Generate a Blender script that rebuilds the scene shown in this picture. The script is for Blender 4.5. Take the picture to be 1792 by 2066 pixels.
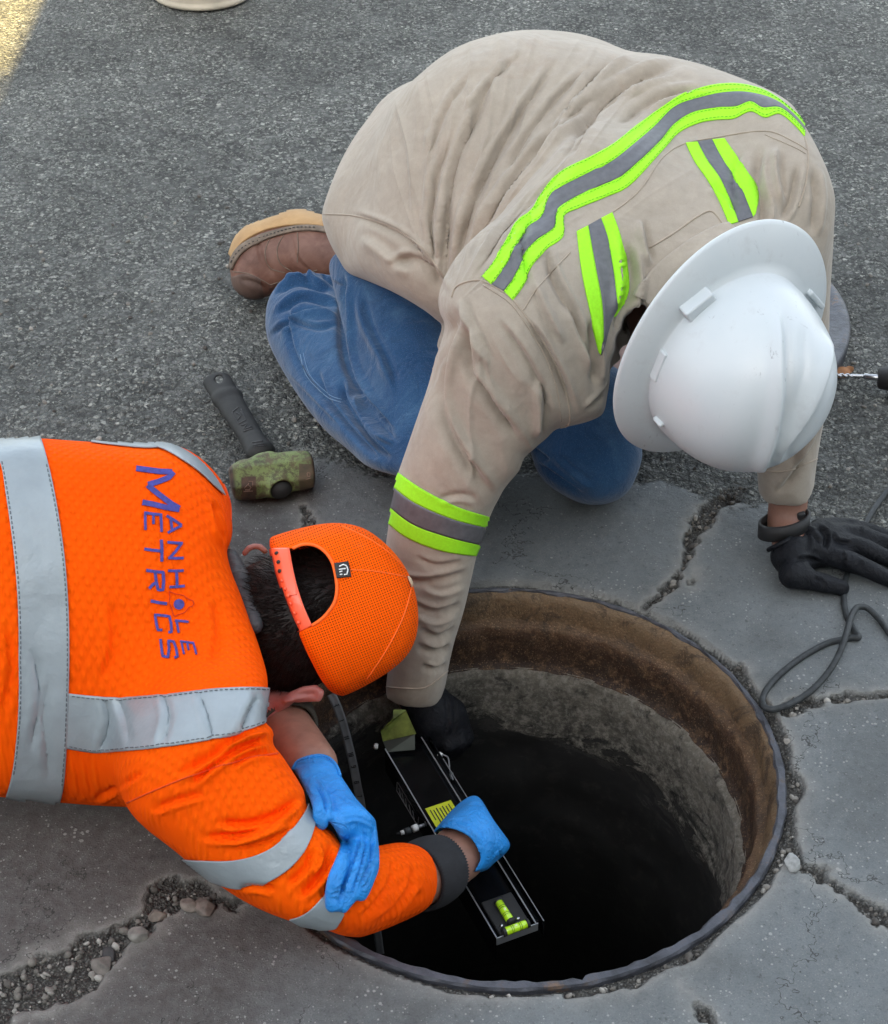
import bpy, bmesh, math, random
import numpy as np
from mathutils import Vector
from mathutils.bvhtree import BVHTree
random.seed(7); rng = np.random.default_rng(7)
R = math.radians
scn = bpy.context.scene
col = scn.collection
for o in list(bpy.data.objects): bpy.data.objects.remove(o)

# ------------------------------------------------------------------ camera, sky, sun, exposure
CAM = np.array([-.088, -1.674, 1.73]); TILT = R(38)
cd = bpy.data.cameras.new('camera'); cam = bpy.data.objects.new('camera', cd); col.objects.link(cam)
cam.location = CAM; cam.rotation_euler = (R(90) - TILT, 0, 0)
cd.sensor_fit = 'VERTICAL'; cd.sensor_height = 24; cd.lens = 24 * 3652 / 2066
cd.clip_start = .05; cd.clip_end = 300
scn.camera = cam
SUN_EL, SUN_AZ = R(33), R(180)          # low sun, held off the scene by the added blocker
w = bpy.data.worlds.new('World'); scn.world = w; w.use_nodes = True
nt = w.node_tree; bg = nt.nodes['Background']
sky = nt.nodes.new('ShaderNodeTexSky'); sky.sky_type = 'NISHITA'; sky.sun_disc = False
sky.sun_elevation = SUN_EL; sky.sun_rotation = SUN_AZ; sky.air_density = 1.0; sky.dust_density = 3.0; sky.ozone_density = 1.0
hs = nt.nodes.new('ShaderNodeHueSaturation'); hs.inputs['Saturation'].default_value = .45; nt.links.new(sky.outputs[0], hs.inputs['Color'])
wb = nt.nodes.new('ShaderNodeMix'); wb.data_type = 'RGBA'; wb.blend_type = 'MULTIPLY'; wb.inputs[0].default_value = 1; wb.inputs[7].default_value = (1.0, 1.0, .955, 1); nt.links.new(hs.outputs[0], wb.inputs[6]); nt.links.new(wb.outputs[2], bg.inputs[0]); bg.inputs[1].default_value = .078
sd = bpy.data.lights.new('sun', 'SUN'); sd.energy = 5.0; sd.angle = R(.3); sd.color = (1, .73, .27)
sun = bpy.data.objects.new('sun', sd); col.objects.link(sun)
sun.rotation_euler = (R(90) - SUN_EL, 0, 0)   # shines towards +Y and down
scn.view_settings.view_transform = 'Standard'; scn.view_settings.look = 'None'
scn.view_settings.exposure = 3.12; scn.view_settings.gamma = 1
scn.view_settings.use_curve_mapping = False

# ------------------------------------------------------------------ photograph's pixel -> place
PW, PH, PF = 1792., 2066., 3652.
FWD = np.array([0, math.cos(TILT), -math.sin(TILT)]); UP = np.array([0, math.sin(TILT), math.cos(TILT)]); RT = np.array([1., 0, 0])
def ray(x, y): return FWD + RT * (x - PW/2) / PF - UP * (y - PH/2) / PF
def P(x, y, z):                                   # the point at height z seen at x, y
    r = ray(x, y); return CAM + r * (z - CAM[2]) / r[2]
def PD(x, y, d): return CAM + ray(x, y) * d
def proj(V):
    q = V - CAM; d = q @ FWD
    return PW/2 + PF * q[:, 0] / d, PH/2 - PF * (q @ UP) / d, d
def z1(pts, sx, ox, oy): return [((ox + x/sx)/1.15011, (oy + y/sx)/1.15011) for x, y in pts]   # a zoomed trace

# ------------------------------------------------------------------ objects
def tag(o, label=None, cat=None, group=None, kind=None):
    if label: o['label'] = label
    if cat: o['category'] = cat
    if group: o['group'] = group
    if kind: o['kind'] = kind
    return o
def empty(name, loc, label=None, cat=None, group=None):
    o = bpy.data.objects.new(name, None); col.objects.link(o); o.location = loc; o.empty_display_size = .05
    bpy.context.view_layer.update()
    return tag(o, label, cat, group)
def link(name, me, mat, parent=None, label=None):
    o = bpy.data.objects.new(name, me); col.objects.link(o)
    if mat is not None:
        for m in (mat if isinstance(mat, (list, tuple)) else [mat]): me.materials.append(m)
    if parent is not None:
        o.parent = parent
        if parent.type == 'EMPTY': o.matrix_parent_inverse = parent.matrix_world.inverted()
    if label: o['label'] = label
    return o
def mesh(name, V, Fc, mat, parent=None, smooth=True, label=None):
    me = bpy.data.meshes.new(name); me.from_pydata([tuple(map(float, v)) for v in V], [], [tuple(map(int, f)) for f in Fc]); me.update()
    if smooth: me.polygons.foreach_set('use_smooth', [True]*len(me.polygons))
    return link(name, me, mat, parent, label)
def npmesh(name, V, Q, mat, parent=None, smooth=True, label=None):
    me = bpy.data.meshes.new(name); n = Q.shape[1]
    me.vertices.add(len(V)); me.vertices.foreach_set('co', V.astype(np.float32).ravel())
    me.loops.add(Q.size); me.loops.foreach_set('vertex_index', Q.astype(np.int32).ravel())
    me.polygons.add(len(Q)); me.polygons.foreach_set('loop_start', np.arange(0, Q.size, n, dtype=np.int32))
    me.polygons.foreach_set('loop_total', np.full(len(Q), n, np.int32)); me.update(calc_edges=True); me.validate()
    me.polygons.foreach_set('use_smooth', [smooth]*len(me.polygons))
    return link(name, me, mat, parent, label)
def joinVF(parts):
    V = []; Fs = []; k = 0
    for v, f in parts:
        V += [tuple(p) for p in v]; Fs += [tuple(i + k for i in q) for q in f]; k += len(v)
    return V, Fs

# ------------------------------------------------------------------ materials
MATS = {}
class NB:
    def __init__(s, name):
        s.m = bpy.data.materials.new(name); s.m.use_nodes = True; s.t = s.m.node_tree; s.b = s.t.nodes['Principled BSDF']; s.n = s.t.nodes
        MATS[name] = s.m
    def node(s, ty, **kw):
        n = s.n.new(ty)
        for k, v in kw.items():
            if k.startswith('_'): n.inputs[int(k[1:])].default_value = v
            elif k in n.inputs: n.inputs[k].default_value = v
            else: setattr(n, k, v)
        return n
    def l(s, a, b): s.t.links.new(a, b)
    def coord(s, kind='Object'):
        if not hasattr(s, 'tc'): s.tc = s.n.new('ShaderNodeTexCoord')
        return s.tc.outputs[kind]
    def noise(s, scale, detail=4, rough=.55, vec=None, dist=0):
        n = s.node('ShaderNodeTexNoise', Scale=scale, Detail=detail, Roughness=rough, Distortion=dist); s.l(vec or s.coord(), n.inputs['Vector']); return n
    def vor(s, scale, vec=None, feature='F1', rnd=1.0):
        n = s.node('ShaderNodeTexVoronoi', Scale=scale, Randomness=rnd); n.feature = feature; s.l(vec or s.coord(), n.inputs['Vector']); return n
    def ramp(s, fac, stops):
        n = s.n.new('ShaderNodeValToRGB'); e = n.color_ramp.elements
        while len(e) < len(stops): e.new(.5)
        for el, (p, c) in zip(e, stops): el.position = p; el.color = (*c, 1) if len(c) == 3 else c
        s.l(fac, n.inputs[0]); return n.outputs[0]
    def mix(s, f, a, b, blend='MIX'):
        n = s.n.new('ShaderNodeMix'); n.data_type = 'RGBA'; n.blend_type = blend
        for v, i in ((f, 0), (a, 6), (b, 7)):
            if hasattr(v, 'is_output'): s.l(v, n.inputs[i])
            else: n.inputs[i].default_value = v if i == 0 else (*v, 1)
        return n.outputs[2]
    def math(s, op, a, b=0., c=None):
        n = s.n.new('ShaderNodeMath'); n.operation = op
        for v, i in ((a, 0), (b, 1), (c, 2)):
            if v is None: continue
            if hasattr(v, 'is_output'): s.l(v, n.inputs[i])
            else: n.inputs[i].default_value = v
        return n.outputs[0]
    def attr(s, name):
        n = s.n.new('ShaderNodeAttribute'); n.attribute_name = name; return n.outputs['Fac']
    def bump(s, h, strength=.5, dist=.002, prev=None):
        n = s.node('ShaderNodeBump', Strength=strength, Distance=dist); s.l(h, n.inputs['Height'])
        if prev is not None: s.l(prev, n.inputs['Normal'])
        return n.outputs[0]
    def out(s, color=None, rough=None, normal=None, metal=None, **kw):
        for v, k in ((color, 'Base Color'), (rough, 'Roughness'), (normal, 'Normal'), (metal, 'Metallic')):
            if v is None: continue
            if hasattr(v, 'is_output'): s.l(v, s.b.inputs[k])
            elif k == 'Base Color': s.b.inputs[k].default_value = (*v, 1)
            else: s.b.inputs[k].default_value = v
        for k, v in kw.items(): s.b.inputs[k.replace('_', ' ')].default_value = v
        return s.m
def plain(name, c, rough=.5, metal=0, ns=0, amt=.15, bs=0, bstr=.3, bd=.001, **kw):
    m = NB(name); colr = c
    if ns:
        n = m.noise(ns, 5); colr = m.ramp(n.outputs[0], [(.3, tuple(x*(1-amt) for x in c)), (.7, tuple(min(1, x*(1+amt)) for x in c))])
    nrm = None
    if bs: nrm = m.bump(m.noise(bs, 4).outputs[0], bstr, bd)
    return m.out(colr, rough, nrm, metal, **kw)
def fabric(name, c, weave=900, amt=.08, stain=None, rough=.9, wr=.5, sheen=.2, wdist=.0006, wrs=22, wrd=.004):
    m = NB(name)
    big = m.noise(6, 5, .6)
    colr = m.ramp(big.outputs[0], [(.3, tuple(x*(1-amt) for x in c)), (.7, tuple(min(1, x*(1+amt)) for x in c))])
    if stain:
        st = m.noise(9, 6, .65, dist=1.2); f = m.ramp(st.outputs[0], [(.56, (0, 0, 0)), (.72, (1, 1, 1))])
        colr = m.mix(m.math('MULTIPLY', f, .45), colr, stain)
    dn = m.noise(60, 7, .75); colr = m.mix(.22, colr, dn.outputs[0], 'OVERLAY')
    fine = m.noise(weave, 2, .5); colr = m.mix(.10, colr, fine.outputs[0], 'OVERLAY')
    b = m.bump(m.noise(wrs, 3, .5, dist=.6).outputs[0], wr, wrd)
    b = m.bump(fine.outputs[0], .35, wdist, b)
    return m.out(colr, rough, b, Sheen_Weight=sheen, Specular_IOR_Level=.2)

tan_m = fabric('tan cotton', (.362, .315, .258), stain=(.31, .235, .18), wr=.75, wrs=11, wrd=.012)
tan2_m = fabric('tan cotton seam', (.37, .31, .245), wr=.3)
lime_m = plain('lime tape', (.33, .84, .012), .75, ns=300, amt=.07, bs=900, bstr=.3, bd=.0005)
greytape_m = plain('dark reflective tape', (.115, .118, .13), .5, ns=120, amt=.15, bs=60, bstr=.35, bd=.002)
silver_m = plain('silver tape', (.30, .345, .37), .40, metal=.2, ns=15, amt=.12, bs=22, bstr=.6, bd=.006)
silverstitch_m = plain('grey stitching', (.12, .13, .14), .8)
def quilt():
    m = NB('orange quilted knit')
    big = m.noise(5, 4, .6)
    c = m.ramp(big.outputs[0], [(.3, (.97, .088, .0)), (.7, (1.0, .118, .0))])
    mp = m.node('ShaderNodeMapping'); mp.inputs['Rotation'].default_value = (0, 0, R(38)); m.l(m.coord(), mp.inputs[0])
    w1 = m.node('ShaderNodeTexWave', Scale=34, Distortion=1.0, Detail=1); m.l(mp.outputs[0], w1.inputs[0]); w1.inputs['Detail Scale'].default_value = 2
    w2 = m.node('ShaderNodeTexWave', Scale=34, Distortion=1.0, Detail=1); w2.bands_direction = 'Y'; m.l(mp.outputs[0], w2.inputs[0])
    h = m.math('MULTIPLY', w1.outputs[1], w2.outputs[1])
    b = m.bump(m.noise(14, 3, .5, dist=.8).outputs[0], .55, .008)
    b = m.bump(h, .9, .0018, b); b = m.bump(m.noise(700, 2).outputs[0], .3, .0006, b)
    c2 = m.mix(m.math('MULTIPLY', m.math('SUBTRACT', 1.0, h), .22), c, (.80, .045, 0))
    return m.out(c2, .85, b, Specular_IOR_Level=.08)
orange_m = quilt()
def ribm():
    m = NB('orange ribbed knit')
    b = m.bump(m.noise(14, 3, .5, dist=.8).outputs[0], .4, .006)
    wv = m.node('ShaderNodeTexWave', Scale=55, Distortion=1.5, Detail=1); mp = m.node('ShaderNodeMapping'); mp.inputs['Rotation'].default_value = (0, 0, R(-35)); m.l(m.coord(), mp.inputs[0]); m.l(mp.outputs[0], wv.inputs[0])
    b = m.bump(wv.outputs[1], .5, .0015, b)
    return m.out((1, .125, .001), .8, b, Sheen_Weight=.3, Specular_IOR_Level=.15)
def denim(name, c1, c2):
    m = NB(name)
    n = m.noise(7, 5, .6, dist=.5); c = m.ramp(n.outputs[0], [(.3, c1), (.7, c2)])
    wn = m.ramp(m.noise(11, 6, .7, dist=1.5).outputs[0], [(.50, (0, 0, 0)), (.70, (.28, .28, .28))]); c = m.mix(wn, c, (.10, .20, .31))
    dk = m.ramp(m.noise(16, 6, .7, dist=2).outputs[0], [(.55, (0, 0, 0)), (.7, (.55, .55, .55))]); c = m.mix(dk, c, (.015, .045, .10))
    f = m.noise(520, 3, .7); c = m.mix(.45, c, f.outputs[0], 'OVERLAY')
    sp = m.vor(480); c = m.mix(m.math('MULTIPLY', m.math('LESS_THAN', sp.outputs['Distance'], .22), .25), c, (.22, .33, .48))
    b = m.bump(m.noise(20, 4, .55, dist=1).outputs[0], .9, .007); b = m.bump(f.outputs[0], .5, .001, b)
    return m.out(c, .92, b, Sheen_Weight=.25, Specular_IOR_Level=.15)
denim_m = denim('blue denim', (.011, .046, .120), (.030, .090, .190))
stitch_m = plain('pale denim stitching', (.17, .27, .40), .9)
skin_m = plain('skin', (.27, .14, .10), .5, ns=60, amt=.15, bs=150, bstr=.3, bd=.001, Subsurface_Weight=.15, Subsurface_Radius=(.01, .004, .002), Subsurface_Scale=.5)
earskin_m = plain('flushed skin', (.40, .14, .12), .45, ns=60, amt=.12, bs=120, bstr=.25, bd=.001, Subsurface_Weight=.2, Subsurface_Scale=.3)
hair_m = plain('dark brown hair', (.011, .007, .006), .5, Specular_IOR_Level=.25)
def nitrile(name, c, rough, sp=.5):
    m = NB(name)
    n = m.noise(25, 4, .6); cc = m.ramp(n.outputs[0], [(.3, tuple(x*.85 for x in c)), (.7, tuple(min(1, x*1.15) for x in c))])
    wv = m.noise(55, 4, .6, dist=3.0); b = m.bump(wv.outputs[0], .9, .0035); b = m.bump(m.noise(260, 2).outputs[0], .2, .0006, b)
    return m.out(cc, rough, b, Specular_IOR_Level=sp)
blueglove_m = nitrile('blue nitrile', (.012, .235, .66), .45)
blackglove_m = nitrile('black glove fabric', (.007, .008, .011), .55, .22)
def helmetm():
    m = NB('scuffed white shell')
    base = m.ramp(m.noise(7, 4, .6).outputs[0], [(.3, (.55, .60, .62)), (.7, (.62, .65, .66))])
    mp = m.node('ShaderNodeMapping'); mp.inputs['Scale'].default_value = (60, 60, 9); mp.inputs['Rotation'].default_value = (.3, .5, .2); m.l(m.coord(), mp.inputs[0])
    sc = m.noise(1.0, 6, .72, mp.outputs[0], 1.5); f = m.ramp(sc.outputs[0], [(.62, (0, 0, 0)), (.67, (1, 1, 1))])
    msk = m.ramp(m.noise(13, 3).outputs[0], [(.5, (0, 0, 0)), (.62, (1, 1, 1))])
    c = m.mix(m.math('MULTIPLY', m.math('MULTIPLY', f, msk), .6), base, (.18, .18, .2))
    du = m.ramp(m.noise(28, 6, .7).outputs[0], [(.56, (0, 0, 0)), (.75, (1, 1, 1))]); c = m.mix(m.math('MULTIPLY', du, .35), c, (.40, .41, .42))
    return m.out(c, .34, m.bump(m.noise(180, 3).outputs[0], .06, .0006), Coat_Weight=.15, Coat_Roughness=.3)
helmet_m = helmetm()
def leather(name, c1, c2, rough=.55):
    m = NB(name); n = m.noise(22, 5, .65, dist=.6)
    return m.out(m.ramp(n.outputs[0], [(.32, c1), (.68, c2)]), rough, m.bump(m.noise(120, 4, .6).outputs[0], .35, .0015))
boot_m = leather('brown boot leather', (.10, .037, .022), (.20, .10, .07))
sole_m = leather('tan crepe sole', (.34, .20, .085), (.46, .29, .13), .7)
toe_m = leather('scuffed toe leather', (.07, .04, .03), (.14, .09, .07), .7)
welt_m = plain('grey brown welt', (.16, .125, .095), .8, ns=80, amt=.3)
blk_m = plain('black rubber', (.018, .018, .019), .6, ns=50, amt=.3, bs=200, bstr=.2, bd=.0008)
hammerblk_m = plain('black grip rubber', (.014, .014, .013), .7, ns=60, amt=.35, bs=180, bstr=.25, bd=.001)
def hamm():
    m = NB('chipped lime paint over rust')
    n = m.noise(85, 9, .8, dist=.3); f = m.ramp(n.outputs[0], [(.45, (0, 0, 0)), (.55, (1, 1, 1))])
    paint = m.ramp(m.noise(16, 4).outputs[0], [(.3, (.10, .145, .045)), (.7, (.21, .27, .085))])
    rust = m.ramp(m.noise(55, 5).outputs[0], [(.3, (.028, .018, .013)), (.7, (.11, .06, .035))])
    at = m.attr('edge'); f2 = m.math('MAXIMUM', m.math('MULTIPLY', f, .8), at)
    return m.out(m.mix(f2, paint, rust), .6, m.bump(n.outputs[0], .35, .0015))
hammer_m = hamm()
hrust_m = plain('rusty steel face', (.06, .038, .028), .55, .3, ns=70, amt=.5, bs=90, bstr=.5, bd=.001)
steel_m = plain('brushed steel', (.42, .43, .45), .25, 1.0, ns=80, amt=.2)
blackmetal_m = plain('black anodised channel', (.012, .013, .015), .16, .7, ns=40, amt=.3)
white_m = plain('white plastic fitting', (.75, .76, .74), .4)
yellow_m = plain('yellow sticker', (.55, .60, .02), .5, ns=40, amt=.08)
ink_m = plain('black print', (.015, .015, .015), .6)
navy_m = plain('navy print', (.045, .045, .26), .7, ns=180, amt=.35, bs=700, bstr=.4, bd=.0006)
redline_m = plain('fine red print', (.60, .035, .0), .8)
vial_m = plain('fluorescent vial liquid', (.50, .85, .02), .15, Coat_Weight=.8)
cable_m = plain('dusty black cable', (.026, .030, .032), .6, ns=90, amt=.5, bs=160, bstr=.3, bd=.001)
bucket_m = plain('cream plastic', (.50, .45, .36), .5, ns=20, amt=.15)
leaf_m = plain('dry brown leaf', (.30, .14, .06), .8, ns=80, amt=.3)
tapeblade_m = plain('grey tape blade', (.20, .21, .22), .4, ns=60, amt=.15)
lining_m = plain('grey quilted lining', (.045, .048, .052), .6, ns=40, amt=.3, bs=70, bstr=.7, bd=.004)
cuff_m = plain('charcoal rib cuff', (.018, .019, .023), .85, ns=90, amt=.2)
blocker_m = plain('plain grey blocker render', (.36, .35, .33), .9, ns=3, amt=.1, bs=30, bstr=.3, bd=.004)

def iron():
    m = NB('worn manhole iron')
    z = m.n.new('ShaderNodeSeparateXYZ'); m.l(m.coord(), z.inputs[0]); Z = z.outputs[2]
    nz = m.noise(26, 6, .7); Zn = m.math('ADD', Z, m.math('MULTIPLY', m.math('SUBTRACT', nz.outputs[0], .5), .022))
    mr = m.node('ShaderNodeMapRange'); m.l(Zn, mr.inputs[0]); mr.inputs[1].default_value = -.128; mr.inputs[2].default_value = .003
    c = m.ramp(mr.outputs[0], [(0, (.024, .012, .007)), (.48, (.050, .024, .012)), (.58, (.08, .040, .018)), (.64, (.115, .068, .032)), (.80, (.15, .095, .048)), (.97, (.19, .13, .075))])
    ru = m.noise(60, 9, .8); c = m.mix(m.ramp(ru.outputs[0], [(.5, (0, 0, 0)), (.66, (1, 1, 1))]), c, (.17, .10, .05)); c = m.mix(m.ramp(m.noise(18, 8, .78, dist=1).outputs[0], [(.50, (0, 0, 0)), (.60, (.7, .7, .7))]), c, (.035, .022, .014))
    v = m.vor(260); sp = m.math('LESS_THAN', v.outputs['Distance'], .22); c = m.mix(m.math('MULTIPLY', sp, m.math('MULTIPLY', m.noise(40, 3).outputs[0], 1.0)), c, (.30, .20, .11)); c = m.mix(.4, c, m.noise(240, 4, .7).outputs[0], 'OVERLAY')
    b = m.bump(ru.outputs[0], .7, .004); b = m.bump(v.outputs['Distance'], .5, .0015, b)
    return m.out(c, .62, b)
iron_m = iron()
def lipm():
    m = NB('polished slate iron lip'); n = m.noise(30, 6, .65)
    c = m.ramp(n.outputs[0], [(.32, (.035, .036, .042)), (.58, (.085, .09, .108)), (.75, (.10, .07, .05))])
    ru = m.noise(11, 5, .7); c = m.mix(m.ramp(ru.outputs[0], [(.6, (0, 0, 0)), (.68, (1, 1, 1))]), c, (.20, .12, .07))
    return m.out(c, .42, m.bump(m.noise(80, 6, .7).outputs[0], .7, .0025), .2)
lip_m = lipm()
def shaftm():
    m = NB('concrete shaft with painted depth shade')
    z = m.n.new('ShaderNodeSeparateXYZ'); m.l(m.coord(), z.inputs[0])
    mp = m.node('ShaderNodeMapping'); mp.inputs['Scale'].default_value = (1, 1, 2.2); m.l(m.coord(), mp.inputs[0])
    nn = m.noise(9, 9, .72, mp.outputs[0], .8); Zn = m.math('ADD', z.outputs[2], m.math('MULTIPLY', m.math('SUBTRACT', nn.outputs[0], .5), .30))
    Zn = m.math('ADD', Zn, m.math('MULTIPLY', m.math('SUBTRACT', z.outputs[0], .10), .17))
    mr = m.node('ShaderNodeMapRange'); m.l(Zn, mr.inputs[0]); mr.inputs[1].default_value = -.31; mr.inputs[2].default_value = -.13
    c = m.ramp(mr.outputs[0], [(0, (.004, .004, .004)), (.28, (.007, .007, .007)), (.33, (.03, .028, .026)), (.42, (.012, .012, .011)), (.50, (.09, .085, .07)), (.62, (.13, .12, .10)), (1, (.23, .21, .17))])  # ramp to near-black paints the darkness of depth into the concrete
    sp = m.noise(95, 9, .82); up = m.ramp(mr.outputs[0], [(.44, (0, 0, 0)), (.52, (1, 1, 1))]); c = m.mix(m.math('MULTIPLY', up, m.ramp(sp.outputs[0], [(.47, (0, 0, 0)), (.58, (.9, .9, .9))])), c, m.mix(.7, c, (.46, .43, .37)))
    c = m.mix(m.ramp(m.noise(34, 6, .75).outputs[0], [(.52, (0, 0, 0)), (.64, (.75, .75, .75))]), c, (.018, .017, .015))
    b = m.bump(m.math('MULTIPLY', up, sp.outputs[0]), 1.0, .010)
    return m.out(c, .85, b)
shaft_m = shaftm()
void_m = plain('bottom with painted black shade', (.003, .003, .003), .6)  # near-black stands in for shade at the bottom of the shaft

# ------------------------------------------------------------------ implicit shapes
def smin(a, b, k):
    h = np.clip(.5 + .5*(b - a)/k, 0, 1); return b*(1-h) + a*h - k*h*(1-h)
def smax(a, b, k): return -smin(-a, -b, k)
def cone(p, a, b, ra, rb):
    a = np.asarray(a, float); b = np.asarray(b, float); ab = b - a
    t = np.clip((p - a) @ ab / (ab @ ab), 0, 1)
    return np.linalg.norm(p - a - t[:, None]*ab, axis=1) - (ra + t*(rb - ra))
def flat(p, a, b, side, wa, wb, ta, tb):          # a tapered limb of oval section: half-widths along side, half-thicknesses across
    a = np.asarray(a, float); b = np.asarray(b, float); ab = b - a; L = np.linalg.norm(ab); u = ab/L
    s = np.asarray(side, float); s = s - u*(s @ u); s /= np.linalg.norm(s); n = np.cross(u, s)
    q = p - a; x = q @ u; t = np.clip(x/L, 0, 1); ex = x - t*L
    wd = wa + t*(wb - wa); th = ta + t*(tb - ta)
    k = np.sqrt(((q @ s)/wd)**2 + ((q @ n)/th)**2 + (ex/th)**2)
    return (k - 1)*np.minimum(wd, th)
def ell(p, c, ax, r):
    q = (p - np.asarray(c, float)) @ np.asarray(ax, float).T
    k = np.linalg.norm(q/np.asarray(r, float), axis=1); return (k - 1)*min(r)
I3 = np.eye(3)
def catmull(pts, n=4, closed=True):
    p = np.array(pts, float); N = len(p); out = []
    rngi = range(N if closed else N-1)
    for i in rngi:
        if closed: a, b, c, d = p[i-1], p[i], p[(i+1) % N], p[(i+2) % N]
        else: a, b, c, d = p[max(i-1, 0)], p[i], p[i+1], p[min(i+2, N-1)]
        for t in np.linspace(0, 1, n, endpoint=False):
            out.append(.5*((2*b) + (-a+c)*t + (2*a-5*b+4*c-d)*t*t + (-a+3*b-3*c+d)*t**3))
    if not closed: out.append(p[-1])
    return np.array(out)
class Outline:                                      # distance (px) to a closed outline, negative inside
    def __init__(s, pts, step=4, pad=160):
        p = catmull(pts, 3); s.x0, s.y0 = p.min(0) - pad; x1, y1 = p.max(0) + pad; s.st = step
        xs = np.arange(s.x0, x1, step); ys = np.arange(s.y0, y1, step); X, Y = np.meshgrid(xs, ys)
        d = np.full(X.shape, 1e9); ins = np.zeros(X.shape, bool)
        for i in range(len(p)):
            a, b = p[i-1], p[i]; e = b - a; L = e @ e + 1e-9
            t = np.clip(((X-a[0])*e[0] + (Y-a[1])*e[1])/L, 0, 1)
            d = np.minimum(d, (X-a[0]-t*e[0])**2 + (Y-a[1]-t*e[1])**2)
            if a[1] != b[1]: ins ^= ((a[1] > Y) != (b[1] > Y)) & (X < (b[0]-a[0])*(Y-a[1])/(b[1]-a[1]) + a[0])
        s.g = np.where(ins, -1, 1)*np.sqrt(d)
    def __call__(s, x, y):
        gx = np.clip((x-s.x0)/s.st, 0, s.g.shape[1]-1.001); gy = np.clip((y-s.y0)/s.st, 0, s.g.shape[0]-1.001)
        i = gx.astype(int); j = gy.astype(int); fx = gx-i; fy = gy-j; g = s.g
        return (g[j, i]*(1-fx) + g[j, i+1]*fx)*(1-fy) + (g[j+1, i]*(1-fx) + g[j+1, i+1]*fx)*fy
def carve(fn, outline, k=.03):
    def f(p):
        d = fn(p); x, y, dep = proj(p); return smax(d, outline(x, y)*dep/PF, k)
    return f
def ev(fn, p, ch=400000):
    return np.concatenate([fn(p[i:i+ch]) for i in range(0, len(p), ch)]) if len(p) else np.zeros(0)
def nets(fn, lo, hi, h):
    lo = np.asarray(lo, float); hi = np.asarray(hi, float); B = 4
    nc = np.ceil((hi-lo)/(h*B)).astype(int) + 1
    ax = [lo[i] + h*B*(np.arange(nc[i]) + .5) - h*.5 for i in range(3)]
    g = np.stack(np.meshgrid(*ax, indexing='ij'), -1).reshape(-1, 3); dc = ev(fn, g).reshape(nc)
    f = np.repeat(np.repeat(np.repeat(dc, B, 0), B, 1), B, 2).astype(np.float32)
    act = np.argwhere(np.abs(dc) < h*B*1.5)
    off = np.stack(np.meshgrid(*[np.arange(B)]*3, indexing='ij'), -1).reshape(-1, 3)
    idx = (act[:, None, :]*B + off[None]).reshape(-1, 3)
    f[idx[:, 0], idx[:, 1], idx[:, 2]] = ev(fn, lo + idx*h)
    s = f < 0; n = np.array(f.shape) - 1
    def C(a, i, j, k): return a[i:i+n[0], j:j+n[1], k:k+n[2]]
    cnt = sum(C(s, i, j, k).astype(np.int8) for i in (0, 1) for j in (0, 1) for k in (0, 1))
    cells = np.argwhere((cnt > 0) & (cnt < 8)); vid = np.full(n, -1, np.int64); vid[tuple(cells.T)] = np.arange(len(cells))
    acc = np.zeros((len(cells), 3)); num = np.zeros(len(cells))
    cr = [(i, j, k) for i in (0, 1) for j in (0, 1) for k in (0, 1)]
    cv = {c: f[cells[:, 0]+c[0], cells[:, 1]+c[1], cells[:, 2]+c[2]] for c in cr}
    for a in cr:
        for ax_ in range(3):
            if a[ax_]: continue
            b = list(a); b[ax_] = 1; b = tuple(b); fa, fb = cv[a], cv[b]; m = (fa < 0) != (fb < 0)
            t = np.where(m, fa/np.where(m, fa-fb, 1), 0); q = np.tile(np.array(a, float), (len(cells), 1)); q[:, ax_] = t
            acc[m] += q[m]; num[m] += 1
    V = lo + (cells + acc/num[:, None])*h; Q = []
    for a in range(3):
        b, c = (a+1) % 3, (a+2) % 3
        sl0 = [slice(None)]*3; sl1 = [slice(None)]*3; sl0[a] = slice(0, -1); sl1[a] = slice(1, None)
        ch = np.argwhere(s[tuple(sl0)] != s[tuple(sl1)])
        ch = ch[(ch[:, b] > 0) & (ch[:, c] > 0) & (ch[:, b] < n[b]) & (ch[:, c] < n[c])]
        def g2(db, dc_):
            q = ch.copy(); q[:, b] -= db; q[:, c] -= dc_; return vid[tuple(q.T)]
        q = np.stack([g2(1, 1), g2(0, 1), g2(0, 0), g2(1, 0)], 1)
        fl = s[tuple(ch.T)]; q[~fl] = q[~fl][:, ::-1]; Q.append(q)
    Q = np.concatenate(Q); Q = Q[(Q >= 0).all(1)]
    return V, Q
def relax(V, Q, it=2, lam=.5):
    e = np.concatenate([Q[:, [i, (i+1) % 4]] for i in range(4)]); n = len(V)
    for _ in range(it):
        for l in (lam, -lam*.9):
            s = np.zeros((n, 3)); c = np.zeros(n)
            for a, b in ((0, 1), (1, 0)):
                for d in range(3): s[:, d] += np.bincount(e[:, a], V[e[:, b], d], n)
                c += np.bincount(e[:, a], minlength=n)
            V = V + l*(s/np.maximum(c, 1)[:, None] - V)
    return V
def normals(V, Q):
    fn = np.cross(V[Q[:, 2]]-V[Q[:, 0]], V[Q[:, 3]]-V[Q[:, 1]]); N = np.zeros_like(V)
    for i in range(4):
        for d in range(3): N[:, d] += np.bincount(Q[:, i], fn[:, d], len(V))
    return N/np.maximum(np.linalg.norm(N, axis=1), 1e-12)[:, None]
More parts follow.
